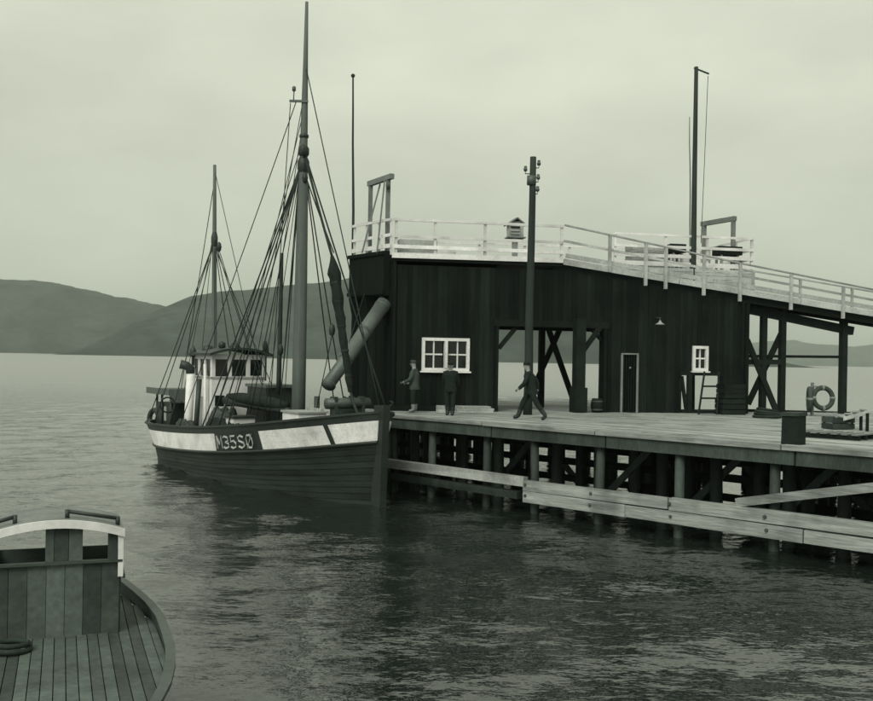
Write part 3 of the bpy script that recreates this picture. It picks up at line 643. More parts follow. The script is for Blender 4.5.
# ------------------------------------------------------------------ fishing boat
ST = Vector((-1.42, 27.4)); HD = Vector((math.cos(R(-56.2)), math.sin(R(-56.2)))); SBD = Vector((HD.y, -HD.x))
BL, BB = 16.9, 2.08
def bt_(a, y, z): p = ST - HD * a + SBD * y; return Vector((p.x, p.y, z))
def sheer(u): return 1.38 + 1.2 * max(0, 1 - u) ** 2.1
def half_deck(u):
    if u < .42: return BB * max(0, 1 - (1 - u / .42) ** 2.3) ** .68
    if u > .78: return BB * .96 * math.sqrt(max(0, 1 - ((u - .78) / .22) ** 2.2))
    return BB * (1 - .04 * (u - .42) / .36)
def half_wl(u):
    v = min(1, u / .985)
    if v < .5: return BB * .93 * max(0, 1 - (1 - v / .5) ** 1.9) ** 1.05
    if v > .70: return BB * .93 * max(0, 1 - ((v - .70) / .30) ** 2.3) ** .7
    return BB * .93
def hull_pt(u, z, side, out=0.0):
    zs = sheer(u)
    if z >= 0: f = (z / zs) ** 1.35; y = half_wl(u) + (half_deck(u) - half_wl(u)) * f
    else: y = half_wl(u) * max(.02, 1 - (z / -1.5) ** 2)
    sh = 1 - max(0, min(1, z / zs)); a = u * BL * (1 - .018 * sh) + .16 * sh * max(0, 1 - u / .2)
    y += .09 * max(0, 1 - u * 30) * 0 + out
    return bt_(a, side * y, z)
boat = thing('fishing_boat', 'two-masted wooden fishing boat with white sheer band moored at the ice house', 'boat', bt_(BL * .5, 0, 0))
US = [0, .004, .01, .018, .03, .045, .06, .08] + [.1 + .02 * i for i in range(36)] + [.82, .84, .86, .88, .90, .92, .94, .955, .968, .98, .988, .994, .998, 1.0]
def shell(name, zf0, zf1, nz, m, out=0.0, lap=.0, smooth=True, u0=0, u1=1, sides=(1, -1)):
    b = MB(); us = [u for u in US if u0 <= u <= u1]
    for sd_ in sides:
        for j in range(nz):
            r0, r1 = [], []
            for u in us:
                a, c = zf0(u), zf1(u); z0_, z1_ = a + (c - a) * j / nz, a + (c - a) * (j + 1) / nz
                r0.append(hull_pt(u, z0_, sd_, out)); r1.append(hull_pt(u, z1_, sd_, out + lap))
            n = len(us); b.add(r0 + r1, [(i, i + 1, n + i + 1, n + i) for i in range(n - 1)])
    return b.build(name, M[m], boat, smooth)
BT = lambda u: sheer(u) - .20; BM = lambda u: sheer(u) - .75
board_tone(shell('hull', lambda u: -1.3, lambda u: BM(u), 17, 'hull', 0, -.022), len(US) - 1, .35, 9)
band = shell('white_band', BM, BT, 3, 'strake', .014, -.003)
shell('bulwark', BT, lambda u: sheer(u), 1, 'boatdark', .0)
shell('bulwark_lining', lambda u: sheer(u) - .85, lambda u: sheer(u) - .005, 2, 'boatdark', -.09)
cap = MB()
for sd_ in (1, -1):
    r = [[hull_pt(u, sheer(u), sd_, o) + Vector((0, 0, dz)) for u in US] for o, dz in ((-.13, 0), (.06, 0), (.06, .06), (-.13, .06))]
    n = len(US)
    for q_ in range(4): cap.add(r[q_] + r[(q_ + 1) % 4], [(i, i + 1, n + i + 1, n + i) for i in range(n - 1)])
cap.build('rail_cap', M['boatdark'], boat)
ru = MB()
for sd_ in (1, -1): ru.tube([hull_pt(u, BM(u) - .04, sd_, .03) for u in US[1:-1]], .045, 6)
ru.build('rubbing_strake', M['boatdark'], boat)
dk = MB(); n = len(US)
dk.add([hull_pt(u, sheer(u) - .8, 1, -.1) for u in US] + [hull_pt(u, sheer(u) - .8, -1, -.1) for u in US], [(i, i + 1, n + i + 1, n + i) for i in range(n - 1)])
dk.build('deck', M['pile'], boat)
stem = MB(); stem.hexa([bt_(.42, -.13, -1.2), bt_(.42, .13, -1.2), bt_(.02, .10, -1.2), bt_(.02, -.10, -1.2), bt_(.3, -.13, 2.78), bt_(.3, .13, 2.78), bt_(-.16, .11, 2.8), bt_(-.16, -.11, 2.8)])
stem.build('stem', M['boatdark'], boat)
# registration on a dark panel
def band_pt(a, f, out): u = a / BL; return hull_pt(u, BM(u) + (BT(u) - BM(u)) * f, 1, out)
RA0, RA1 = 7.15, 4.45
def patch(name, a0, a1, m, out, f0=-.02, f1=1.02, nn=16, skew=0.0):
    b = MB()
    lo = [band_pt(a0 + (a1 - a0) * i / nn, f0, out) for i in range(nn + 1)]; hi = [band_pt(a0 + (a1 - a0) * i / nn + skew, f1, out) for i in range(nn + 1)]
    b.add(lo + hi, [(i, i + 1, nn + 2 + i, nn + 1 + i) for i in range(nn)]); return b.build(name, m, boat)
panel = patch('number_panel', RA0, RA1, M['paint_black'], .022)
patch('band_divider', 4.45, 4.2, M['boatdark'], .024); patch('band_divider', 1.35, 1.2, M['boatdark'], .024, skew=.12)
GL = {'M': [((0, 0), (0, 1)), ((0, 1), (.5, .35)), ((.5, .35), (1, 1)), ((1, 1), (1, 0))],
      '3': [((0, .92), (.3, 1)), ((.3, 1), (.9, .9)), ((.9, .9), (.9, .62)), ((.9, .62), (.4, .52)), ((.4, .52), (.95, .4)), ((.95, .4), (.9, .1)), ((.9, .1), (.3, 0)), ((.3, 0), (0, .1))],
      '5': [((.9, 1), (.12, 1)), ((.12, 1), (.08, .56)), ((.08, .56), (.6, .6)), ((.6, .6), (.95, .4)), ((.95, .4), (.85, .1)), ((.85, .1), (.35, 0)), ((.35, 0), (0, .1))],
      'S': [((.95, .88), (.5, 1)), ((.5, 1), (.08, .85)), ((.08, .85), (.15, .6)), ((.15, .6), (.85, .42)), ((.85, .42), (.95, .15)), ((.95, .15), (.5, 0)), ((.5, 0), (.02, .12))],
      'O': [((.3, 0), (.05, .3)), ((.05, .3), (.05, .7)), ((.05, .7), (.3, 1)), ((.3, 1), (.7, 1)), ((.7, 1), (.95, .7)), ((.95, .7), (.95, .3)), ((.95, .3), (.7, 0)), ((.7, 0), (.3, 0)), ((-.02, -.03), (1.02, 1.03))]}
def glyph(ch, a0, wid, parent):
    b = MB()
    for (x0, y0), (x1, y1) in GL[ch]:
        P = lambda x, y: band_pt(a0 - x * wid, .16 + .68 * y, .034)
        p, q_ = P(x0, y0), P(x1, y1); d = (q_ - p).normalized(); up = Vector((0, 0, 1)); nrm = Vector((SBD.x, SBD.y, .3)).normalized(); sx = d.cross(nrm).normalized() * .038
        p, q_ = p - d * .02, q_ + d * .02
        b.add([p - sx, q_ - sx, q_ + sx, p + sx], [(0, 1, 2, 3)])
    return b.build('letter', M['boatgrey'], parent)
for i, c_ in enumerate('M35SO'): glyph(c_, RA0 - .17 - i * .50, .36, panel)
# masts
def deckz(a): return sheer(a / BL) - .8
def spar(name, p0, p1, r0, r1, m='mast', n=12, mid=None):
    q = [Vector(p0).lerp(Vector(p1), i / 8) for i in range(9)]; rr = [r0 + (r1 - r0) * (i / 8) ** 1.15 for i in range(9)]
    return tube(name, q, rr, M[m], boat, n)
MA = 5.3; mm0 = bt_(MA, 0, deckz(MA) - .2); mm1 = at(306.8, 2, mm0.y - .15)
mainmast = tube('main_mast', [mm0.lerp(mm1, f) for f in (0, .2, .4, .58, .66, .74, .86, 1)], [.225, .215, .195, .165, .125, .11, .08, .05], M['mast'], boat, 14)
def on_main(py): f = (at(300, py, mm0.y).z - mm0.z) / (mm1.z - mm0.z); return mm0.lerp(mm1, f)
ZA = 12.45; mz0 = bt_(ZA, 0, deckz(ZA)); mz1 = at(214.7, 165, mz0.y)
spar('mizzen_mast', mz0, mz1, .13, .06)
def on_miz(py): f = (at(214, py, mz0.y).z - mz0.z) / (mz1.z - mz0.z); return mz0.lerp(mz1, f)
for py, hgt, r in ((166, .5, .19), (152, .35, .175), (137, .15, .15)):
    q = MB(); p = on_main(py); q.lathe(p, [(r * .7, -hgt / 2), (r, -hgt / 4), (r, hgt / 4), (r * .7, hgt / 2)], 12); q.build('mast_band', M['boatdark'], boat, True)
q = MB(); p = on_miz(240); q.lathe(p, [(.09, -.25), (.125, -.1), (.125, .1), (.08, .3)], 12); q.build('mast_band', M['boatdark'], boat, True)
bar('crosstree', on_main(103) + Vector((.12, -.1, 0)), at(289.5, 101, mm0.y - .2), .07, .07, M['mast'], boat)
tube('masthead_light', [at(293.5, 102, mm0.y - .2), at(294, 91, mm0.y - .2)], [.02, .02], M['metal'], boat, 6)
q = MB(); q.lathe(at(294, 89, mm0.y - .2), [(0, -.1), (.06, -.06), (.06, .06), (0, .1)], 8); q.build('lantern', M['metal'], boat, True)
# rigging
def line(name, p, q_, r=.013, drop=None): return tube(name, sag(p, q_, random.uniform(.01, .1) if drop is None else drop, 8), r * 1.35, M['rope'], boat, 5)
for a in (6.0, 6.7, 7.5, 8.2): line('shroud', on_main(158), hull_pt(a / BL, sheer(a / BL), 1, .02), .018)
for a in (5.8, 6.6): line('shroud', on_main(158), hull_pt(a / BL, sheer(a / BL), -1, .02), .016)
line('backstay', on_main(103) + Vector((-.25, -.1, 0)), hull_pt(.62, sheer(.62), 1, .02), .012)
line('halyard', at(290.5, 103, mm0.y - .2), bt_(6.4, .5, 2.0), .011); line('halyard', on_main(108), bt_(6.2, .25, 2.0), .014); line('halyard', on_main(140), bt_(5.9, .4, 2.0), .012)
line('halyard', on_main(150), bt_(7.0, .9, 2.2), .012); line('halyard', on_main(112), bt_(6.9, .7, 2.1), .010)
for py, a, y in ((104, 7.4, .9), (118, 7.9, 1.3), (145, 8.8, 1.5), (160, 6.4, .7), (128, 6.1, .15)): line('halyard', on_main(py) + Vector((-.06, -.05, 0)), bt_(a, y, 1.9), .010)
for py, a, y in ((215, 13.0, .5), (228, 13.9, .8), (238, 11.4, .4)): line('halyard', on_miz(py), bt_(a, y, 2.0), .009)
line('forestay', on_main(66), bt_(.25, 0, 2.75), .013)
line('forestay', on_main(150), bt_(-.05, 0, 2.8), .02)
for a in (11.6, 13.4, 14.6):
    line('shroud', on_miz(240), hull_pt(a / BL, sheer(a / BL), 1, .02), .014); line('shroud', on_miz(240), hull_pt(a / BL, sheer(a / BL), -1, .02), .013)
line('backstay', on_miz(180), bt_(BL - .3, 0, 1.6), .012); line('stay', on_miz(170), bt_(8.2, -.2, 2.6), .010); line('stay', on_miz(246), bt_(8.6, -.9, 2.4), .012)
line('stay', on_miz(235), bt_(9.0, -.4, 3.0), .012)
for (px, py, dep) in ((265, 346, 33), (280.5, 350, 32.4), (305, 178, 31.6), (303, 150, 31.5), (219, 247, 37.6), (332, 330, 29.6)):
    q = MB(); q.lathe(at(px, py, dep), [(0, -.2), (.07, -.14), (.1, 0), (.07, .14), (0, .2)], 10); q.build('pulley_block', M['boatdark'], boat, True)
# furled sail hoisted along its boom, and the light derrick
fs0, fs1 = at(350.5, 392, 29.2), at(332, 256, 29.6)
sl = MB(); vs = []; NR, NK = 30, 14; sax = (fs1 - fs0).normalized(); s1_ = sax.orthogonal().normalized(); s2_ = sax.cross(s1_)
for j in range(NR + 1):
    f = j / NR; r = lerp_tab([(0, .07), (.1, .10), (.3, .115), (.55, .14), (.8, .185), (.9, .18), (.96, .11), (1, .05)], f) * (.9 + .16 * math.sin(f * 38) * .5)
    for i in range(NK):
        a = 2 * math.pi * i / NK; w_ = 1 + .45 * noise.noise(Vector((math.cos(a) * 2.6, math.sin(a) * 2.6 + f * 1.3, f * 14)))
        vs.append(fs0.lerp(fs1, f) + (s1_ * math.cos(a) + s2_ * math.sin(a)) * r * w_)
sl.add(vs, [(j * NK + i, j * NK + (i + 1) % NK, (j + 1) * NK + (i + 1) % NK, (j + 1) * NK + i) for j in range(NR) for i in range(NK)]); sl.build('furled_sail', M['canvas'], boat, True)
for f in (.12, .3, .48, .66, .8):
    q = MB(); c = fs0.lerp(fs1, f); a = (fs1 - fs0).normalized(); q.tube([c - a * .03, c + a * .03], .095 + .08 * f, 12); q.build('gasket', M['rope'], boat)
line('topping_lift', fs1, on_main(152), .03); line('topping_lift', fs1 + Vector((.05, 0, .1)), on_main(170), .016)
line('sheet', fs0, bt_(1.2, .1, 2.4), .03)
line('sheet', at(333, 330, 29.5), bt_(3.6, .3, 2.2), .011)
d0 = bt_(6.5, -.35, 1.6); spar('derrick', at(278.5, 395, d0.y), at(281.8, 253, d0.y), .085, .06, 'boatdark', 8)
# wheelhouse
WA0, WA1, WH = 10.15, 12.0, 1.02
wh = MB()
def wbox(mb, a0, a1, y0, y1, z0, z1, mi=0): mb.hexa([bt_(a0, y0, z0), bt_(a0, y1, z0), bt_(a1, y1, z0), bt_(a1, y0, z0), bt_(a0, y0, z1), bt_(a0, y1, z1), bt_(a1, y1, z1), bt_(a1, y0, z1)], mi)
def part(name, m, *boxes, parent=None):
    b = MB()
    for q_ in boxes: wbox(b, *q_)
    return b.build(name, M[m], parent or boat)
RZ = 4.12; wz = 3.36
whs = part('wheelhouse', 'boatwhite', (WA0, WA1, -WH, WH, .6, wz - .03), (WA0, WA1, -WH, WH, RZ - .18, RZ), (WA0, WA0 + .09, -WH, -WH + .13, wz - .03, RZ - .18), (WA0, WA0 + .09, WH - .13, WH, wz - .03, RZ - .18),
           (WA0, WA0 + .09, -.43, -.27, wz - .03, RZ - .18), (WA0, WA0 + .09, .27, .43, wz - .03, RZ - .18), (WA1 - .1, WA1, -WH, WH, wz - .03, RZ - .18),
           (WA0 + .62, WA0 + .78, WH - .09, WH, wz - .03, RZ - .18), (WA0 + 1.2, WA0 + 1.36, WH - .09, WH, wz - .03, RZ - .18), (WA0 + .62, WA0 + .78, -WH, -WH + .09, wz - .03, RZ - .18), (WA0 + .09, WA0 + .16, WH - .09, WH, wz - .03, RZ - .18))
for y0, y1 in ((-WH + .13, -.43), (-.27, .27), (.43, WH - .13)): part('window', 'glass', (WA0 + .03, WA0 + .05, y0, y1, wz, RZ - .18), parent=whs)
for a0, a1 in ((WA0 + .16, WA0 + .62), (WA0 + .78, WA0 + 1.2), (WA0 + 1.36, WA1 - .1)): part('window', 'glass', (a0, a1, WH - .06, WH - .04, wz, RZ - .18), parent=whs)
part('trim', 'boatgrey', (WA0 - .03, WA0, -WH - .03, WH + .03, wz - .1, wz - .04), parent=whs); part('trim', 'boatgrey', (WA0 - .03, WA1, WH, WH + .03, wz - .1, wz - .04), parent=whs)
for y in (.72, .3): part('porthole_window', 'glass', (WA0 - .012, WA0 - .002, y - .17, y + .17, 2.28, 2.66), parent=whs)
part('side_door', 'boatgrey', (WA0 + .85, WA0 + 1.45, WH + .002, WH + .03, .8, 2.6), parent=whs)
rf = MB(); N_ = 10
for i in range(N_):
    y0, y1 = -1.2 + 2.4 * i / N_, -1.2 + 2.4 * (i + 1) / N_; zc = lambda y: RZ + .22 * (1 - (y / 1.2) ** 2)
    rf.hexa([bt_(WA0 - .28, y0, zc(y0) - .06), bt_(WA0 - .28, y1, zc(y1) - .06), bt_(WA1 + .1, y1, zc(y1) - .06), bt_(WA1 + .1, y0, zc(y0) - .06), bt_(WA0 - .28, y0, zc(y0) + .03), bt_(WA0 - .28, y1, zc(y1) + .03), bt_(WA1 + .1, y1, zc(y1) + .03), bt_(WA1 + .1, y0, zc(y0) + .03)])
wr = rf.build('wheelhouse_roof', M['boatdark'], boat)
def knob(px, py, dep, prof, m='boatdark', n=12, name='roof_fitting', parent=None): q = MB(); q.lathe(at(px, py, dep), prof, n); return q.build(name, M[m], parent or wr, True)
knob(193, 357.5, 36.6, [(.05, -.3), (.05, .02), (.11, .06), (.11, .28), (.03, .42), (0, .46)], name='side_lantern'); knob(208, 352, 36.6, [(.2, -.05), (.24, .05), (.19, .22), (0, .28)], name='compass_hood'); knob(222, 350, 36.1, [(.05, -.08), (.05, .03), (.13, .1), (.13, .26), (0, .33)], name='searchlight')
knob(235, 350, 36.0, [(.2, -.05), (.22, .1), (.12, .25), (0, .29)], name='ventilator_cowl'); knob(266, 352, 34.8, [(.03, -1.0), (.03, -.1), (.1, -.05), (.1, .18), (0, .3)], name='side_lantern')
# pipes on the starboard side of the wheelhouse
p = bt_(11.2, 1.5, .7); pipe = tube('exhaust_pipe', [p, at(190.8, 374, p.y)], [.15, .15], M['boatwhite'], boat, 14)
q = MB(); c = at(190.3, 369, p.y); q.tube([c - Vector((0, 0, .16)), c, c + Vector((-.12, -.05, .12)), c + Vector((-.34, -.1, .17))], [.16, .17, .15, .17], 12); q.build('cowl', M['boatdark'], pipe, True)
p = bt_(10.6, 1.45, .7); tube('dark_pipe', [p, at(199.5, 379, p.y)], [.09, .09], M['boatdark'], boat, 10)
p = bt_(10.3, 1.15, .7); tube('handrail_post', [p, at(205, 364, p.y)], [.055, .055], M['boatwhite'], boat, 8)
# aft shelter with canopy
sh_ = part('aft_shelter', 'boatdark', (14.0, 15.6, -1.2, 1.15, .5, 2.2))
part('shelter_roof', 'boatdark', (13.6, 16.2, -1.4, 1.35, 2.62, 2.72)); part('shelter_roof_edge', 'mast', (13.55, 16.25, 1.35, 1.4, 2.52, 2.76)); part('shelter_valance', 'mast', (13.55, 13.6, -1.4, 1.35, 2.3, 2.76))
for a, y in ((13.7, 1.25), (16.1, 1.0), (13.7, -1.3), (16.1, -.9), (14.9, 1.2)): tube('stanchion', [bt_(a, y, .6), bt_(a, y, 2.63)], .045, M['boatdark'], boat, 8)
part('shelter_door', 'boatgrey', (14.5, 14.75, 1.15, 1.165, 1.5, 2.05), parent=sh_)
q = MB(); q.torus(bt_(16.6, .95, 1.5), (HD.x * .3 + SBD.x, HD.y * .3 + SBD.y, .1), .3, .11, 20, 8); q.build('tyre_fender', M['rubber'], boat, True)
q = MB(); q.torus(bt_(12.9, 1.65, 2.2), (HD.x, HD.y, .05), .28, .03, 20, 8); q.build('coil', M['rope'], boat, True)
def heap(name, c, rx, ry, h, m, seed, n=14, parent=None):
    b = MB(); vs = []; rings = 6
    for j in range(rings + 1):
        f = j / rings
        for i in range(n):
            a = 2 * math.pi * i / n; nzv = noise.noise(Vector((math.cos(a) * 1.6 + seed, math.sin(a) * 1.6, f * 2.2)))
            rr = (math.cos(f * math.pi / 2) ** .7) * (1 + .35 * nzv)
            w_ = c + Vector((HD.x * -1 * rx * math.cos(a) * rr + SBD.x * ry * math.sin(a) * rr, HD.y * -1 * rx * math.cos(a) * rr + SBD.y * ry * math.sin(a) * rr, h * math.sin(f * math.pi / 2) * (1 + .25 * nzv))); vs.append(w_)
    b.add(vs, [(j * n + i, j * n + (i + 1) % n, (j + 1) * n + (i + 1) % n, (j + 1) * n + i) for j in range(rings) for i in range(n)])
    return b.build(name, M[m], parent or boat, True)
def pile_of_nets(name, a, y, z, rx, ry, h, m, seed):      # nets and gear thrown along the bulwark
    b = MB(); vs = []; n, rings = 48, 10
    for j in range(rings + 1):
        f = j / rings
        for i in range(n):
            t = 2 * math.pi * i / n; rr = math.cos(f * math.pi / 2) ** .55; la, lb = math.cos(t) * rx * rr, math.sin(t) * ry * rr
            nn = noise.fractal(Vector((la * 1.9 + seed, lb * 2.4, f * 1.5)), 1.0, 2.0, 4)
            vs.append(bt_(a + la * (1 + .12 * nn), y + lb * (1 + .3 * nn), z + h * math.sin(f * math.pi / 2) * (1 + .42 * noise.fractal(Vector((la * 1.6 + seed, 3.1, lb)), 1.0, 2.0, 4))))
    b.add(vs, [(j * n + i, j * n + (i + 1) % n, (j + 1) * n + (i + 1) % n, (j + 1) * n + i) for j in range(rings) for i in range(n)]); return b.build(name, M[m], boat, True)
pile_of_nets('net_heap', 7.6, 1.42, .7, 2.3, .42, 1.15, 'canvas', 2.3); pile_of_nets('net_heap', 11.3, 1.5, .65, 1.3, .3, 1.05, 'boatdark', 7.9); pile_of_nets('net_heap', 9.2, .9, .65, .9, .6, 1.35, 'boatdark', 4.1)
pile_of_nets('net_heap', 15.3, .85, .75, .7, .45, 1.1, 'canvas', 9.2)

# hatch, winch, deck boxes forward of the wheelhouse
part('deck_casing', 'boatdark', (8.0, 9.6, -1.3, -.1, .6, 3.0)); part('casing_top', 'mast', (7.9, 9.7, -1.4, -.05, 3.0, 3.1))
part('hatch_coaming', 'boatdark', (6.0, 8.2, -.8, .8, .8, 1.7)); part('hatch_cover', 'boatwhite', (7.3, 7.95, .6, 1.35, 1.35, 2.02))
part('hatch_cover_rim', 'boatdark', (7.25, 8.0, .55, 1.4, 2.02, 2.09))
bo0, bo1 = bt_(9.9, .6, 2.5), bt_(5.6, .12, 2.32); spar('boom', bo0, bo1, .15, .12, 'boatdark', 10)
q = MB(); q.tube([bo0.lerp(bo1, f) + Vector((0, 0, .16)) for f in (.05, .25, .5, .75, .95)], [.1, .2, .22, .2, .12], 10); q.build('furled_mizzen_sail', M['canvas'], boat, True)
wn_ = part('winch', 'boatdark', (4.2, 4.4, -.75, -.65, 1.0, 2.1), (4.2, 4.4, .55, .65, 1.0, 2.1))
q = MB(); q.tube([bt_(4.3, -.9, 1.85), bt_(4.3, -.55, 1.85), bt_(4.3, -.5, 1.85), bt_(4.3, .4, 1.85), bt_(4.3, .45, 1.85), bt_(4.3, .8, 1.85)], [.22, .2, .13, .13, .2, .24], 14); q.build('drum', M['metal'], wn_, True)
part('ice_box', 'boatwhite', (2.9, 4.0, .25, 1.15, 1.35, 2.42)); part('ice_box_lid', 'boatgrey', (2.85, 4.05, .2, 1.2, 2.42, 2.47))
for i in range(7): part('ice_block', 'boatgrey', (2.95 + i * .15, 3.05 + i * .15, .3, .42, 2.47, 2.55))
wl = part('windlass', 'boatdark', (1.9, 2.2, -.5, -.4, 1.6, 2.95), (1.9, 2.2, .4, .5, 1.6, 2.95)); q = MB(); q.tube([bt_(2.05, -.7, 2.75), bt_(2.05, .7, 2.75)], .16, 12); q.build('drum', M['metal'], wl, True)
tube('bitts', [bt_(4.6, -.3, 1.2), bt_(4.6, -.3, 2.85)], .09, M['boatdark'], boat, 10)
heap('tarpaulin_heap', bt_(2.9, -.5, 1.55), .7, .5, 1.3, 'canvas', 2.2)
tube('bow_railing', [hull_pt(u, sheer(u) + .35, -1, -.1) for u in (.02, .05, .1, .15, .2)], .02, M['metal'], boat, 6)

# ------------------------------------------------------------------ motor launch, lower left
LH = Vector((.35, -.937)).normalized(); LQ = Vector((.937, .35)).normalized()
LO = Vector((-4.45, 11.8))
def lp(f, q_, z): p = LO + LH * f + LQ * q_; return Vector((p.x, p.y, z))
launch = thing('motor_launch', 'small dark launch with a boarded house and arched white-edged roof in the lower left', 'boat', lp(0, 0, 0))
LF, LA = 5.2, 4.0
def lhalf(f):
    if f < 0: return 1.22 * max(0, 1 - (-f / LA) ** 1.5) ** .8
    return 1.22 * max(0, 1 - max(0, (f - .8) / (LF - .8)) ** 2.0) ** .75
def lsheer(f): return .86 + .25 * (max(0, f) / LF) ** 2 + .22 * (max(0, -f) / LA) ** 2
FSX = [-4, -3.95, -3.85, -3.65, -3.3, -2.8, -2.3, -1.8, -1.3, -.7, 0, .7, 1.4, 2.1, 2.8, 3.4, 4.0, 4.4, 4.8, 5.0, 5.13, 5.2]
def lhull(f, z, sd_, out=0): k = (z + .4) / (lsheer(f) + .4); return lp(f * (1 - .07 * (1 - k)), sd_ * max(0, lhalf(f) * (.5 + .5 * max(0, k) ** .6) + out), z)
b = MB(); n = len(FSX); NS = 8
for sd_ in (1, -1):
    for j in range(NS):
        r0 = [lhull(f, -.4 + (lsheer(f) + .4) * j / NS, sd_) for f in FSX]; r1 = [lhull(f, -.4 + (lsheer(f) + .4) * (j + 1) / NS, sd_, -.012) for f in FSX]
        b.add(r0 + r1, [(i, i + 1, n + i + 1, n + i) for i in range(n - 1)])
b.build('hull', M['launch'], launch, True)
gw = MB()
for sd_ in (1, -1):
    r = [[lhull(f, lsheer(f), sd_, o_) + Vector((0, 0, dz)) for f in FSX] for o_, dz in ((-.07, 0), (.035, 0), (.035, .045), (-.07, .045))]
    for q_ in range(4): gw.add(r[q_] + r[(q_ + 1) % 4], [(i, i + 1, n + i + 1, n + i) for i in range(n - 1)])
gw.build('gunwale', M['launch'], launch)
NP = 20
for i in range(NP):                                     # deck boards run fore and aft, a hand below the gunwale
    q0, q1 = -1.2 + 2.4 * i / NP, -1.2 + 2.4 * (i + 1) / NP
    dz = random.uniform(-.005, .005); qq = MB(); zt_ = lambda f, y: lsheer(f) - .12 + dz
    st = []
    for f in [-3.6 + .3 * j for j in range(29)]:
        h_ = lhalf(f) - .05; a, c = max(q0, -h_) + .005, min(q1, h_) - .005
        if c - a < .01:
            if st: break
            continue
        st.append((f, a, c))
    for (fa, a0, c0), (fb, a1, c1) in zip(st, st[1:]):
        qq.hexa([lp(fa, a0, zt_(fa, a0) - .04), lp(fa, c0, zt_(fa, c0) - .04), lp(fb, c1, zt_(fb, c1) - .04), lp(fb, a1, zt_(fb, a1) - .04), lp(fa, a0, zt_(fa, a0)), lp(fa, c0, zt_(fa, c0)), lp(fb, c1, zt_(fb, c1)), lp(fb, a1, zt_(fb, a1))])
    if qq.v: qq.build('deck_board', M['launchdeck'], launch)
# boarded house with an arched roof
HW, HZ, HL = .72, 1.6, 1.05
def arch(y): return 1.95 + .13 * (1 - (y / .76) ** 2)
ar = MB(); NA = 14
for i in range(NA):
    y0, y1 = -.76 + 1.52 * i / NA, -.76 + 1.52 * (i + 1) / NA
    ar.hexa([lp(.05, y0, arch(y0) - .02), lp(.05, y1, arch(y1) - .02), lp(-HL - .08, y1, arch(y1) - .02), lp(-HL - .08, y0, arch(y0) - .02), lp(.05, y0, arch(y0) + .03), lp(.05, y1, arch(y1) + .03), lp(-HL - .08, y1, arch(y1) + .03), lp(-HL - .08, y0, arch(y0) + .03)])
rfl = ar.build('house_roof', M['paleframe'], launch)
ed = MB()
for i in range(NA):
    y0, y1 = -.77 + 1.54 * i / NA, -.77 + 1.54 * (i + 1) / NA
    ed.hexa([lp(.09, y0, arch(y0) - .05), lp(.09, y1, arch(y1) - .05), lp(.055, y1, arch(y1) - .05), lp(.055, y0, arch(y0) - .05), lp(.09, y0, arch(y0) + .045), lp(.09, y1, arch(y1) + .045), lp(.055, y1, arch(y1) + .045), lp(.055, y0, arch(y0) + .045)])
ed.build('roof_edge', M['boatwhite'], rfl)
for y in (-.73, .73): bar('corner_post', lp(.03, y, 1.42), lp(.03, y, arch(y)), .06, .06, M['boatwhite'], launch)
def lboards(y0, y1, z0, z1, fpos, nb):
    for i in range(nb):
        a, c = y0 + (y1 - y0) * i / nb, y0 + (y1 - y0) * (i + 1) / nb; f_ = fpos + random.uniform(0, .012); qq = MB()
        zt0, zt1 = (z1(a), z1(c)) if callable(z1) else (z1, z1)
        qq.hexa([lp(f_, a + .003, z0), lp(f_, c - .003, z0), lp(f_ - .03, c - .003, z0), lp(f_ - .03, a + .003, z0), lp(f_, a + .003, zt0), lp(f_, c - .003, zt1), lp(f_ - .03, c - .003, zt1), lp(f_ - .03, a + .003, zt0)])
        qq.build('front_board', M['launchdeck'], launch)
lboards(-HW, HW, .70, HZ, 0, 7)
bk = MB(); bk.hexa([lp(-.05, -.11, HZ), lp(-.05, .29, HZ), lp(-.07, .29, HZ), lp(-.07, -.11, HZ), lp(-.05, -.11, arch(0) - .03), lp(-.05, .29, arch(.29) - .03), lp(-.07, .29, arch(.29) - .03), lp(-.07, -.11, arch(0) - .03)]); bk.build('inner_panel', M['launch'], launch)
lboards(-.02, .30, HZ, lambda y: arch(y) - .02, -.01, 2); lboards(.58, HW - .02, HZ, lambda y: arch(y) - .02, -.01, 1); lboards(-.12, -.02, HZ, lambda y: arch(y) - .02, -.01, 1)
for y in (-HW, HW):
    cs = MB(); cs.hexa([lp(-.03, y - .02, .7), lp(-.03, y + .02, .7), lp(-HL, y + .02, .7), lp(-HL, y - .02, .7), lp(-.03, y - .02, HZ), lp(-.03, y + .02, HZ), lp(-HL, y + .02, HZ), lp(-HL, y - .02, HZ)]); cs.build('house_side', M['launch'], launch)
for y in (-HW, HW):
    for f in (-HL + .03,): bar('side_post', lp(f, y, HZ), lp(f, y, arch(y)), .06, .06, M['launch'], launch)
bk = MB(); bk.hexa([lp(-HL, -HW, .7), lp(-HL, HW, .7), lp(-HL - .03, HW, .7), lp(-HL - .03, -HW, .7), lp(-HL, -HW, HZ), lp(-HL, HW, HZ), lp(-HL - .03, HW, HZ), lp(-HL - .03, -HW, HZ)]); bk.build('back_panel', M['launch'], launch)
bar('sill', lp(.02, -HW - .03, HZ + .012), lp(.02, HW + .03, HZ + .012), .09, .03, M['launch'], launch)
bar('side_deck_rail', lp(.03, HW + .05, 1.42), lp(-HL, HW + .05, 1.42), .03, .05, M['launch'], launch)
for y0, y1 in ((.12, .70), (-.9, -.46)):
    y0 = max(y0, -.74); hr = tube('roof_handrail', [lp(-.2, y0, arch(y0) + .11), lp(-.2, y1, arch(y1) + .11)], .024, M['boatdark'], launch, 8)
    for y in (y0, y1): tube('foot', [lp(-.2, y, arch(y)), lp(-.2, y, arch(y) + .13)], .028, M['boatdark'], hr, 8)
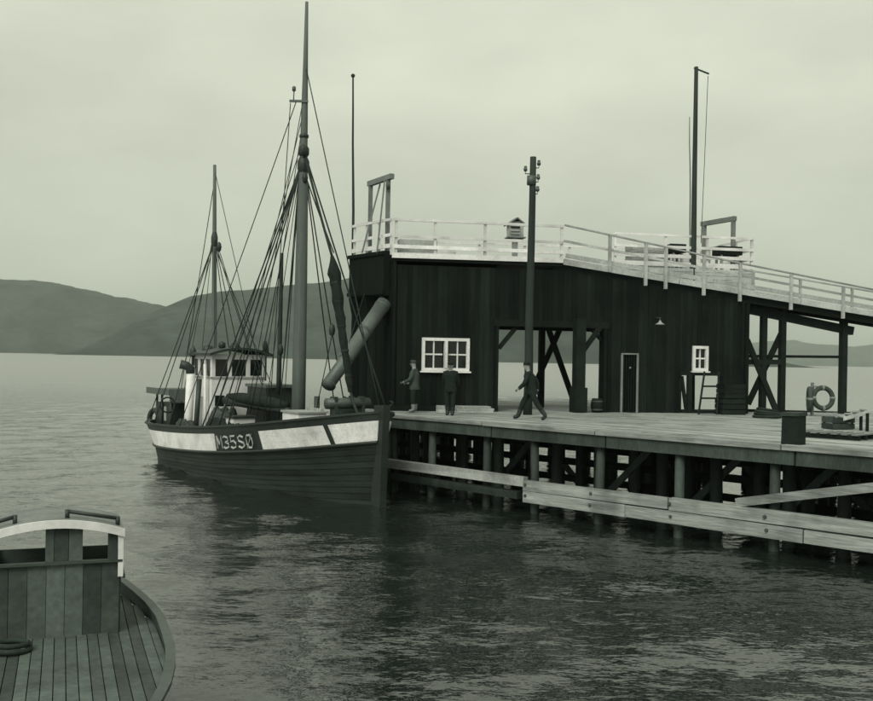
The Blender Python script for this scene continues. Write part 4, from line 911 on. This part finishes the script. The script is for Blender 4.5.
q = MB(); q.torus(lp(.5, -.45, .78), (.05, .05, 1), .2, .03, 22, 8); q.torus(lp(.5, -.44, .83), (0, .08, 1), .17, .03, 22, 8); q.build('rope_coil', M['rope'], launch, True)

# ------------------------------------------------------------------ people on the quay
def person(label, loc, height, face, J, mats, hat=None):
    """J: joints in a unit frame (x right of the figure, y forward, z up, height 1); mats: torso, legs, feet"""
    k = height; ca, sa = math.cos(face), math.sin(face)
    def tw(p): return Vector((p[0] * ca - p[1] * sa, p[0] * sa + p[1] * ca, p[2])) * k
    names = list(J); me = bpy.data.meshes.new('person')
    links = [('pelvis', 'waist'), ('waist', 'chest'), ('chest', 'neck'), ('neck', 'chin'), ('chin', 'brow'), ('brow', 'crown'), ('chest', 'shl'), ('shl', 'ell'), ('ell', 'wrl'), ('wrl', 'hal'), ('chest', 'shr'), ('shr', 'elr'), ('elr', 'wrr'), ('wrr', 'har'),
             ('pelvis', 'hil'), ('hil', 'knl'), ('knl', 'anl'), ('anl', 'tol'), ('pelvis', 'hir'), ('hir', 'knr'), ('knr', 'anr'), ('anr', 'tor')]
    rad = dict(pelvis=.080, waist=.078, chest=.092, neck=.034, chin=.046, brow=.052, crown=.036, shl=.046, shr=.046, ell=.042, elr=.042, wrl=.033, wrr=.033, hal=.024, har=.024, hil=.066, hir=.066, knl=.050, knr=.050, anl=.044, anr=.044, tol=.028, tor=.028)
    me.from_pydata([tw(J[n_]) for n_ in names], [(names.index(a), names.index(b)) for a, b in links], [])
    o = bpy.data.objects.new('person_tmp', me); col.objects.link(o)
    sk = o.modifiers.new('skin', 'SKIN'); sk.use_smooth_shade = True; o.modifiers.new('sub', 'SUBSURF').levels = 2
    for n_, v in zip(names, me.skin_vertices[0].data):
        r = rad[n_] * k; v.radius = (r * (1.12 if n_ in ('chest', 'waist', 'pelvis') else 1), r * (.86 if n_ in ('chest', 'waist', 'pelvis') else 1)); v.use_root = (n_ == 'pelvis')
    bpy.context.view_layer.update(); dg = bpy.context.evaluated_depsgraph_get()
    em = bpy.data.meshes.new_from_object(o.evaluated_get(dg)); bpy.data.objects.remove(o)
    b = MB(); b.add([v.co.copy() for v in em.vertices], [tuple(p.vertices) for p in em.polygons])
    seg = [(tw(J[a]), tw(J[c]), a, c) for a, c in links]
    def region(p):
        best = None
        for a, c, na, nb in seg:
            d = c - a; t = max(0, min(1, (p - a).dot(d) / d.length_squared)); ds = (p - a - d * t).length
            if best is None or ds < best[0]: best = (ds, na, nb, t)
        _, na, nb, t = best
        if nb in ('chin', 'brow', 'crown'): return 0
        if nb in ('hal', 'har'): return 0
        if nb in ('tol', 'tor') or (nb in ('anl', 'anr') and t > .55): return 3
        if nb in ('hil', 'hir', 'knl', 'knr', 'anl', 'anr'): return 2
        return 1
    b.m = [region(sum((b.v[i] for i in f), Vector()) / len(f)) for f in b.f]
    # face and fingers
    hd = tw(J['brow']); fwd = tw(J['look']) - hd if 'look' in J else tw((0, 1, 0)); fwd.normalize(); sdv = fwd.cross(Vector((0, 0, 1))).normalized()
    b.tube([hd + fwd * .045 * k + Vector((0, 0, .004 * k)), hd + fwd * .064 * k - Vector((0, 0, .012 * k)), hd + fwd * .052 * k - Vector((0, 0, .02 * k))], [.006 * k, .010 * k, .007 * k], 6, 0)
    for sg in (-1, 1):
        b.tube([hd + sdv * sg * .05 * k + Vector((0, 0, .008 * k)), hd + sdv * sg * .056 * k - Vector((0, 0, .014 * k))], [.008 * k, .006 * k], 6, 0)
        b.tube([hd + fwd * .047 * k + sdv * sg * .018 * k, hd + fwd * .053 * k + sdv * sg * .018 * k], [.006 * k, .004 * k], 6, 3)
    b.tube([hd + fwd * .046 * k - sdv * .014 * k - Vector((0, 0, .032 * k)), hd + fwd * .046 * k + sdv * .014 * k - Vector((0, 0, .032 * k))], .005 * k, 5, 3)
    for hh, ww in (('hal', 'wrl'), ('har', 'wrr')):
        h = tw(J[hh]); d = (h - tw(J[ww])).normalized(); sx = d.cross(Vector((.2, .3, 1))).normalized(); cu = d.cross(sx).normalized()
        for q_, (o_, ln) in enumerate(((-.016, .036), (-.006, .042), (.005, .040), (.015, .032))):
            p0 = h + sx * o_ * k + d * .012 * k; b.tube([p0, p0 + d * ln * .5 * k, p0 + d * ln * .85 * k + cu * ln * .35 * k], [.0058 * k, .0055 * k, .0045 * k], 6, 0)
        p0 = h - sx * .02 * k; b.tube([p0, p0 - sx * .014 * k + d * .016 * k, p0 - sx * .012 * k + d * .03 * k], [.0065 * k, .006 * k, .005 * k], 6, 0)
    loc = Vector(loc); mz = min(v.z for v in b.v)
    b.v = [v + loc - Vector((0, 0, mz)) for v in b.v]
    o = b.build('person', [M['skin']] + [M[m_] for m_ in mats], None, True, origin=loc); tag(o, label, 'person', 'men on the quay')
    jk = MB(); vs = []; NJ = 18; pl_, ch_ = tw(J['pelvis']), tw(J['chest']); rt = tw((1, 0, 0)).normalized(); fw_ = tw((0, 1, 0)).normalized()
    prof = [(-.42, .116, .098), (-.2, .114, .094), (.1, .108, .090), (.4, .106, .088), (.7, .116, .092), (1.0, .122, .092), (1.18, .106, .078), (1.3, .06, .056)]
    for h_, rx, ry in prof:
        c_ = pl_.lerp(ch_, h_)
        for i_ in range(NJ):
            a_ = 2 * math.pi * i_ / NJ; w_ = 1 + .10 * noise.noise(Vector((math.cos(a_) * 2.2 + height * 9, math.sin(a_) * 2.2, h_ * 2.5)))
            vs.append(c_ + (rt * (math.cos(a_) * rx) + fw_ * (math.sin(a_) * ry)) * k * w_ + loc - Vector((0, 0, mz)))
    jk.add(vs, [(j_ * NJ + i_, j_ * NJ + (i_ + 1) % NJ, (j_ + 1) * NJ + (i_ + 1) % NJ, (j_ + 1) * NJ + i_) for j_ in range(len(prof) - 1) for i_ in range(NJ)])
    jk.build('jacket', M[mats[0]], o, True)
    if hat:
        q = MB(); c = loc + hd - Vector((0, 0, mz)) + Vector((0, 0, .018 * k)); q.lathe(c, [(.055 * k, -.012 * k), (.060 * k, .012 * k), (.058 * k, .034 * k), (.03 * k, .052 * k), (0, .054 * k)], 14)
        q.add([c + sdv * -.04 * k + fwd * .04 * k, c + sdv * .04 * k + fwd * .04 * k, c + sdv * .026 * k + fwd * .085 * k - Vector((0, 0, .006 * k)), c - sdv * .026 * k + fwd * .085 * k - Vector((0, 0, .006 * k))], [(0, 1, 2, 3)])
        q.build('cap', M[hat], o, True)
    return o
STAND = dict(pelvis=(0, 0, .53), waist=(0, .0, .62), chest=(0, .01, .74), neck=(0, .01, .84), chin=(0, .025, .89), brow=(0, .03, .935), crown=(0, .02, .965), shl=(-.115, 0, .79), ell=(-.15, -.02, .62), wrl=(-.14, .05, .49), hal=(-.135, .065, .455),
             shr=(.115, 0, .79), elr=(.15, -.02, .62), wrr=(.14, .05, .49), har=(.135, .065, .455), hil=(-.055, 0, .50), knl=(-.06, .01, .28), anl=(-.06, -.01, .05), tol=(-.07, .09, .02), hir=(.055, 0, .50), knr=(.06, .01, .28), anr=(.06, -.01, .05), tor=(.07, .09, .02))
J1 = dict(STAND, ell=(-.16, .04, .63), wrl=(-.13, .16, .58), hal=(-.12, .2, .57), elr=(.16, .03, .63), wrr=(.11, .15, .56), har=(.09, .19, .55))
pa = at(414, 412, 32.2); person('man in a pale-sleeved jacket and light boots standing left of the window', (pa.x, pa.y, DECK), 1.68, R(75), J1, ['wool_mid', 'wool_dark', 'oilskin'], 'wool_mid')
J2 = dict(STAND, ell=(-.13, -.05, .64), wrl=(-.09, -.1, .52), hal=(-.06, -.12, .5), elr=(.13, -.05, .64), wrr=(.09, -.1, .52), har=(.06, -.12, .5), anl=(-.045, -.01, .05), anr=(.045, -.01, .05), tol=(-.05, .09, .02), tor=(.05, .09, .02))
pb_ = at(450, 415.5, 30.9); person('man in dark clothes standing below the right half of the double window', (pb_.x, pb_.y, DECK), 1.66, R(170), J2, ['wool_dark', 'wool_dark', 'rubber'], 'wool_dark')
J3 = dict(STAND, waist=(0, .02, .62), chest=(0, .045, .74), neck=(0, .06, .835), chin=(0, .08, .885), brow=(0, .088, .93), crown=(0, .08, .96), shl=(-.11, .05, .79), ell=(-.15, .10, .63), wrl=(-.12, .20, .54), hal=(-.115, .225, .52),
          shr=(.11, .03, .79), elr=(.15, -.08, .65), wrr=(.13, -.09, .52), har=(.125, -.08, .485), hir=(.055, .02, .50), knr=(.06, .15, .30), anr=(.06, .23, .06), tor=(.06, .32, .035), hil=(-.055, 0, .50), knl=(-.055, -.10, .29), anl=(-.055, -.26, .075), tol=(-.06, -.18, .02))
pc = at(531, 419, 29.4); person('man in dark clothes and cap striding left past the utility pole', (pc.x, pc.y, DECK), 1.72, R(78), J3, ['wool_dark', 'wool_dark', 'rubber'], 'wool_dark')

# ------------------------------------------------------------------ things on the quay
bq = at(793.5, 444, 21.9); bol = thing('mooring_bollard', 'square dark timber bollard near the quay edge below the trestle', 'bollard', (bq.x, bq.y, DECK))
q = MB(); q.box((bq.x, bq.y, DECK + .32), (.38, .38, .64), rz_d, jit=.01); q.build('shaft', M['dark'], bol); q = MB(); q.box((bq.x, bq.y, DECK + .67), (.41, .41, .08), rz_d, jit=.01); q.build('head', M['pole'], bol)
# life rings
lrp = at(812, 413, 34.4); st_ = thing('ring_stand', 'slim post with two brackets carrying the life rings by the far rail', 'stand', (lrp.x, lrp.y, DECK))
bar('post', Vector((lrp.x, lrp.y, DECK)), Vector((lrp.x, lrp.y, DECK + 1.15)), .08, .08, M['paleframe'], st_); bar('bracket', Vector((lrp.x - .05, lrp.y - .06, DECK + 1.02)), Vector((lrp.x + .35, lrp.y - .06, DECK + 1.0)), .05, .05, M['paleframe'], st_)
def ring(label, c, axis):
    t = thing('life_ring', label, 'life ring', c, 'life rings'); q = MB(); q.torus(c, axis, .35, .085, 32, 10); q.build('ring', M['ring'], t, True)
    ax = Vector(axis).normalized(); s1 = ax.orthogonal().normalized(); s2 = ax.cross(s1)
    for i in range(4):
        a = math.pi / 4 + i * math.pi / 2; o_ = s1 * math.cos(a) + s2 * math.sin(a); tg = -s1 * math.sin(a) + s2 * math.cos(a); q = MB(); q.tube([c + o_ * .35 - tg * .045, c + o_ * .35 + tg * .045], .092, 12); q.build('band', M['paleframe'], t, True)
ring('dark life ring with pale bands facing the quay, beside the edge-on ring', at(823, 398, 34.2), (.15, -1, .1))
ring('dark life ring hung edge-on to the left side of its post', at(809.5, 399, 34.35), (1, -.28, 0))
# ladder in the open bay
ld = thing('ladder', 'short wooden ladder leaning in the open bay under the small window', 'ladder', at(707, 413, 34.7))
lt = -.55
l0, l1, l2, l3 = pt(698.5, 415, lt - .35), pt(704.5, 372, lt + .25), pt(717, 415.5, lt - .35), pt(719, 372, lt + .25)
for a, b in ((l0, l1), (l2, l3)): a.z = DECK; bar('stile', a, b, .05, .09, M['dark'], ld)
for f in (.1, .38, .66, .93): bar('rung', l0.lerp(l1, f), l2.lerp(l3, f), .05, .06, M['dark'], ld)
ct = pt(730, 417, -.75); crate('fish_crate', 'dark slatted fish crate on the deck at the right corner of the ice house', (ct.x, ct.y, DECK + .002), (.85, .6, .55), 'dark', rz_e, 3, 'fish crates by the ice house corner')
crate('fish_crate', 'dark slatted fish crate stacked on top of another at the ice house corner', (ct.x + .02, ct.y + .02, DECK + .556), (.8, .56, .5), 'dark', rz_e + .06, 3, 'fish crates by the ice house corner')
# barrel at the passage
bq = pt(596, 408, .1); bq.x -= .0; brl = thing('barrel', 'small dark barrel at the right side of the open passage', 'barrel', (bq.x, bq.y - .2, DECK))
q = MB(); q.lathe((bq.x, bq.y - .2, DECK), [(0, 0), (.17, 0), (.21, .15), (.22, .24), (.21, .34), (.17, .48), (.15, .48), (.15, .45), (0, .45)], 16); q.build('staves', M['dark'], brl, True)
for h in (.1, .38): q = MB(); q.lathe((bq.x, bq.y - .2, DECK + h), [(.200, -.025), (.208, 0), (.204, .025)], 16); q.build('hoop', M['metal'], brl, True)
# pale timber against the wall
def timber_stack(label, px0, px1, py, t, rows, m, th=.07, dp=.22):
    a, b = pt(px0, py, t), pt(px1, py, t); tk = thing('plank_stack', label, 'planks', (a.x, a.y, DECK))
    for r in range(rows):
        for c in range(2): o_ = T * (c * (dp + .02)); bar('plank', Vector((a.x + o_.x + random.uniform(-.1, .1), a.y + o_.y, DECK + th * (r + .5) + .002)), Vector((b.x + o_.x + random.uniform(-.1, .1), b.y + o_.y, DECK + th * (r + .5) + .002)), dp, th - .006, M[m], tk)
timber_stack('low stack of pale planks lying against the wall right of the double window', 456, 492, 411, -.75, 3, 'greywood')
timber_stack('short pile of grey planks on the deck beside the trestle foot', 764, 786, 418, -2.2, 2, 'pile', .07)
cb = pt(442, 411, -1.0); crate('small_crate', 'small pale box on the deck between the two standing men', (cb.x, cb.y, DECK + .002), (.34, .3, .24), 'greywood', rz_e, 2)
rc = at(767, 418, 32.6); rope = thing('rope_coil', 'dark coiled rope heap on the deck by the trestle foot', 'rope', (rc.x, rc.y, DECK))
for i in range(4): q = MB(); q.torus((rc.x, rc.y, DECK + .05 + i * .07), (.05 * i, .03, 1), .42 - .04 * i, .045, 24, 8); q.build('turn', M['rope'], rope, True)
# loose gear at the right: pallet and a leaning gangplank
pl = at(832, 438, 24.2); pal = thing('pallet', 'grey slatted pallet lying on the deck right of the bollard', 'pallet', (pl.x, pl.y, DECK))
for i in range(7): bar('slat', qp(0, 0, 0) * 0 + Vector((pl.x + D.x * (-.75 + .25 * i) - N.x * .5, pl.y + D.y * (-.75 + .25 * i) - N.y * .5, DECK + .13)), Vector((pl.x + D.x * (-.75 + .25 * i) + N.x * .5, pl.y + D.y * (-.75 + .25 * i) + N.y * .5, DECK + .13)), .14, .03, M['paleframe'], pal)
for o_ in (-.42, 0, .42): bar('runner', Vector((pl.x - D.x * .85 + N.x * o_, pl.y - D.y * .85 + N.y * o_, DECK + .06)), Vector((pl.x + D.x * .85 + N.x * o_, pl.y + D.y * .85 + N.y * o_, DECK + .06)), .08, .1, M['dark'], pal)
g0_, g1_ = at(822, 431, 28.0), at(868, 411, 27.0); g0_.z = DECK + .12
gp = thing('gangplank', 'narrow pale gangplank propped on a trestle at the right end of the quay', 'gangplank', (g0_.x, g0_.y, DECK))
for sd_ in (-1, 1): bar('stringer', g0_ + Vector((0, sd_ * .22, 0)), g1_ + Vector((0, sd_ * .22, 0)), .05, .1, M['greywood'], gp)
for i in range(6): c = g0_.lerp(g1_, (i + .5) / 6); bar('cleat', c + Vector((0, -.24, .06)), c + Vector((0, .24, .06)), .05, .04, M['greywood'], gp)
for sd_ in (-1, 1): bar('prop', Vector((g1_.x - .1, g1_.y + sd_ * .2, DECK)), g1_ + Vector((-.1, sd_ * .2, -.05)), .06, .06, M['dark'], gp)
kq = at(838, 428, 27.6); bar_ = crate('gear_box', 'dark gear box on the deck under the life rings at the right', (kq.x, kq.y, DECK + .002), (.7, .5, .34), 'pile', .3, 2, cat='box')

# ------------------------------------------------------------------ air
hz = MB(); hz.box((0, 2900, 199), (11700, 6000, 402)); h = hz.build('haze', M['glass'], None); h['kind'] = 'stuff'; h.data.materials.clear()
hm = bpy.data.materials.new('damp_air'); hm.use_nodes = True; hm.node_tree.nodes.clear()
ho = hm.node_tree.nodes.new('ShaderNodeOutputMaterial'); hv = hm.node_tree.nodes.new('ShaderNodeVolumePrincipled')
hv.inputs['Color'].default_value = (.9, 1, .93, 1); hv.inputs['Density'].default_value = .00013; hv.inputs['Anisotropy'].default_value = .2
hm.node_tree.links.new(hv.outputs[0], ho.inputs['Volume']); h.data.materials.append(hm)
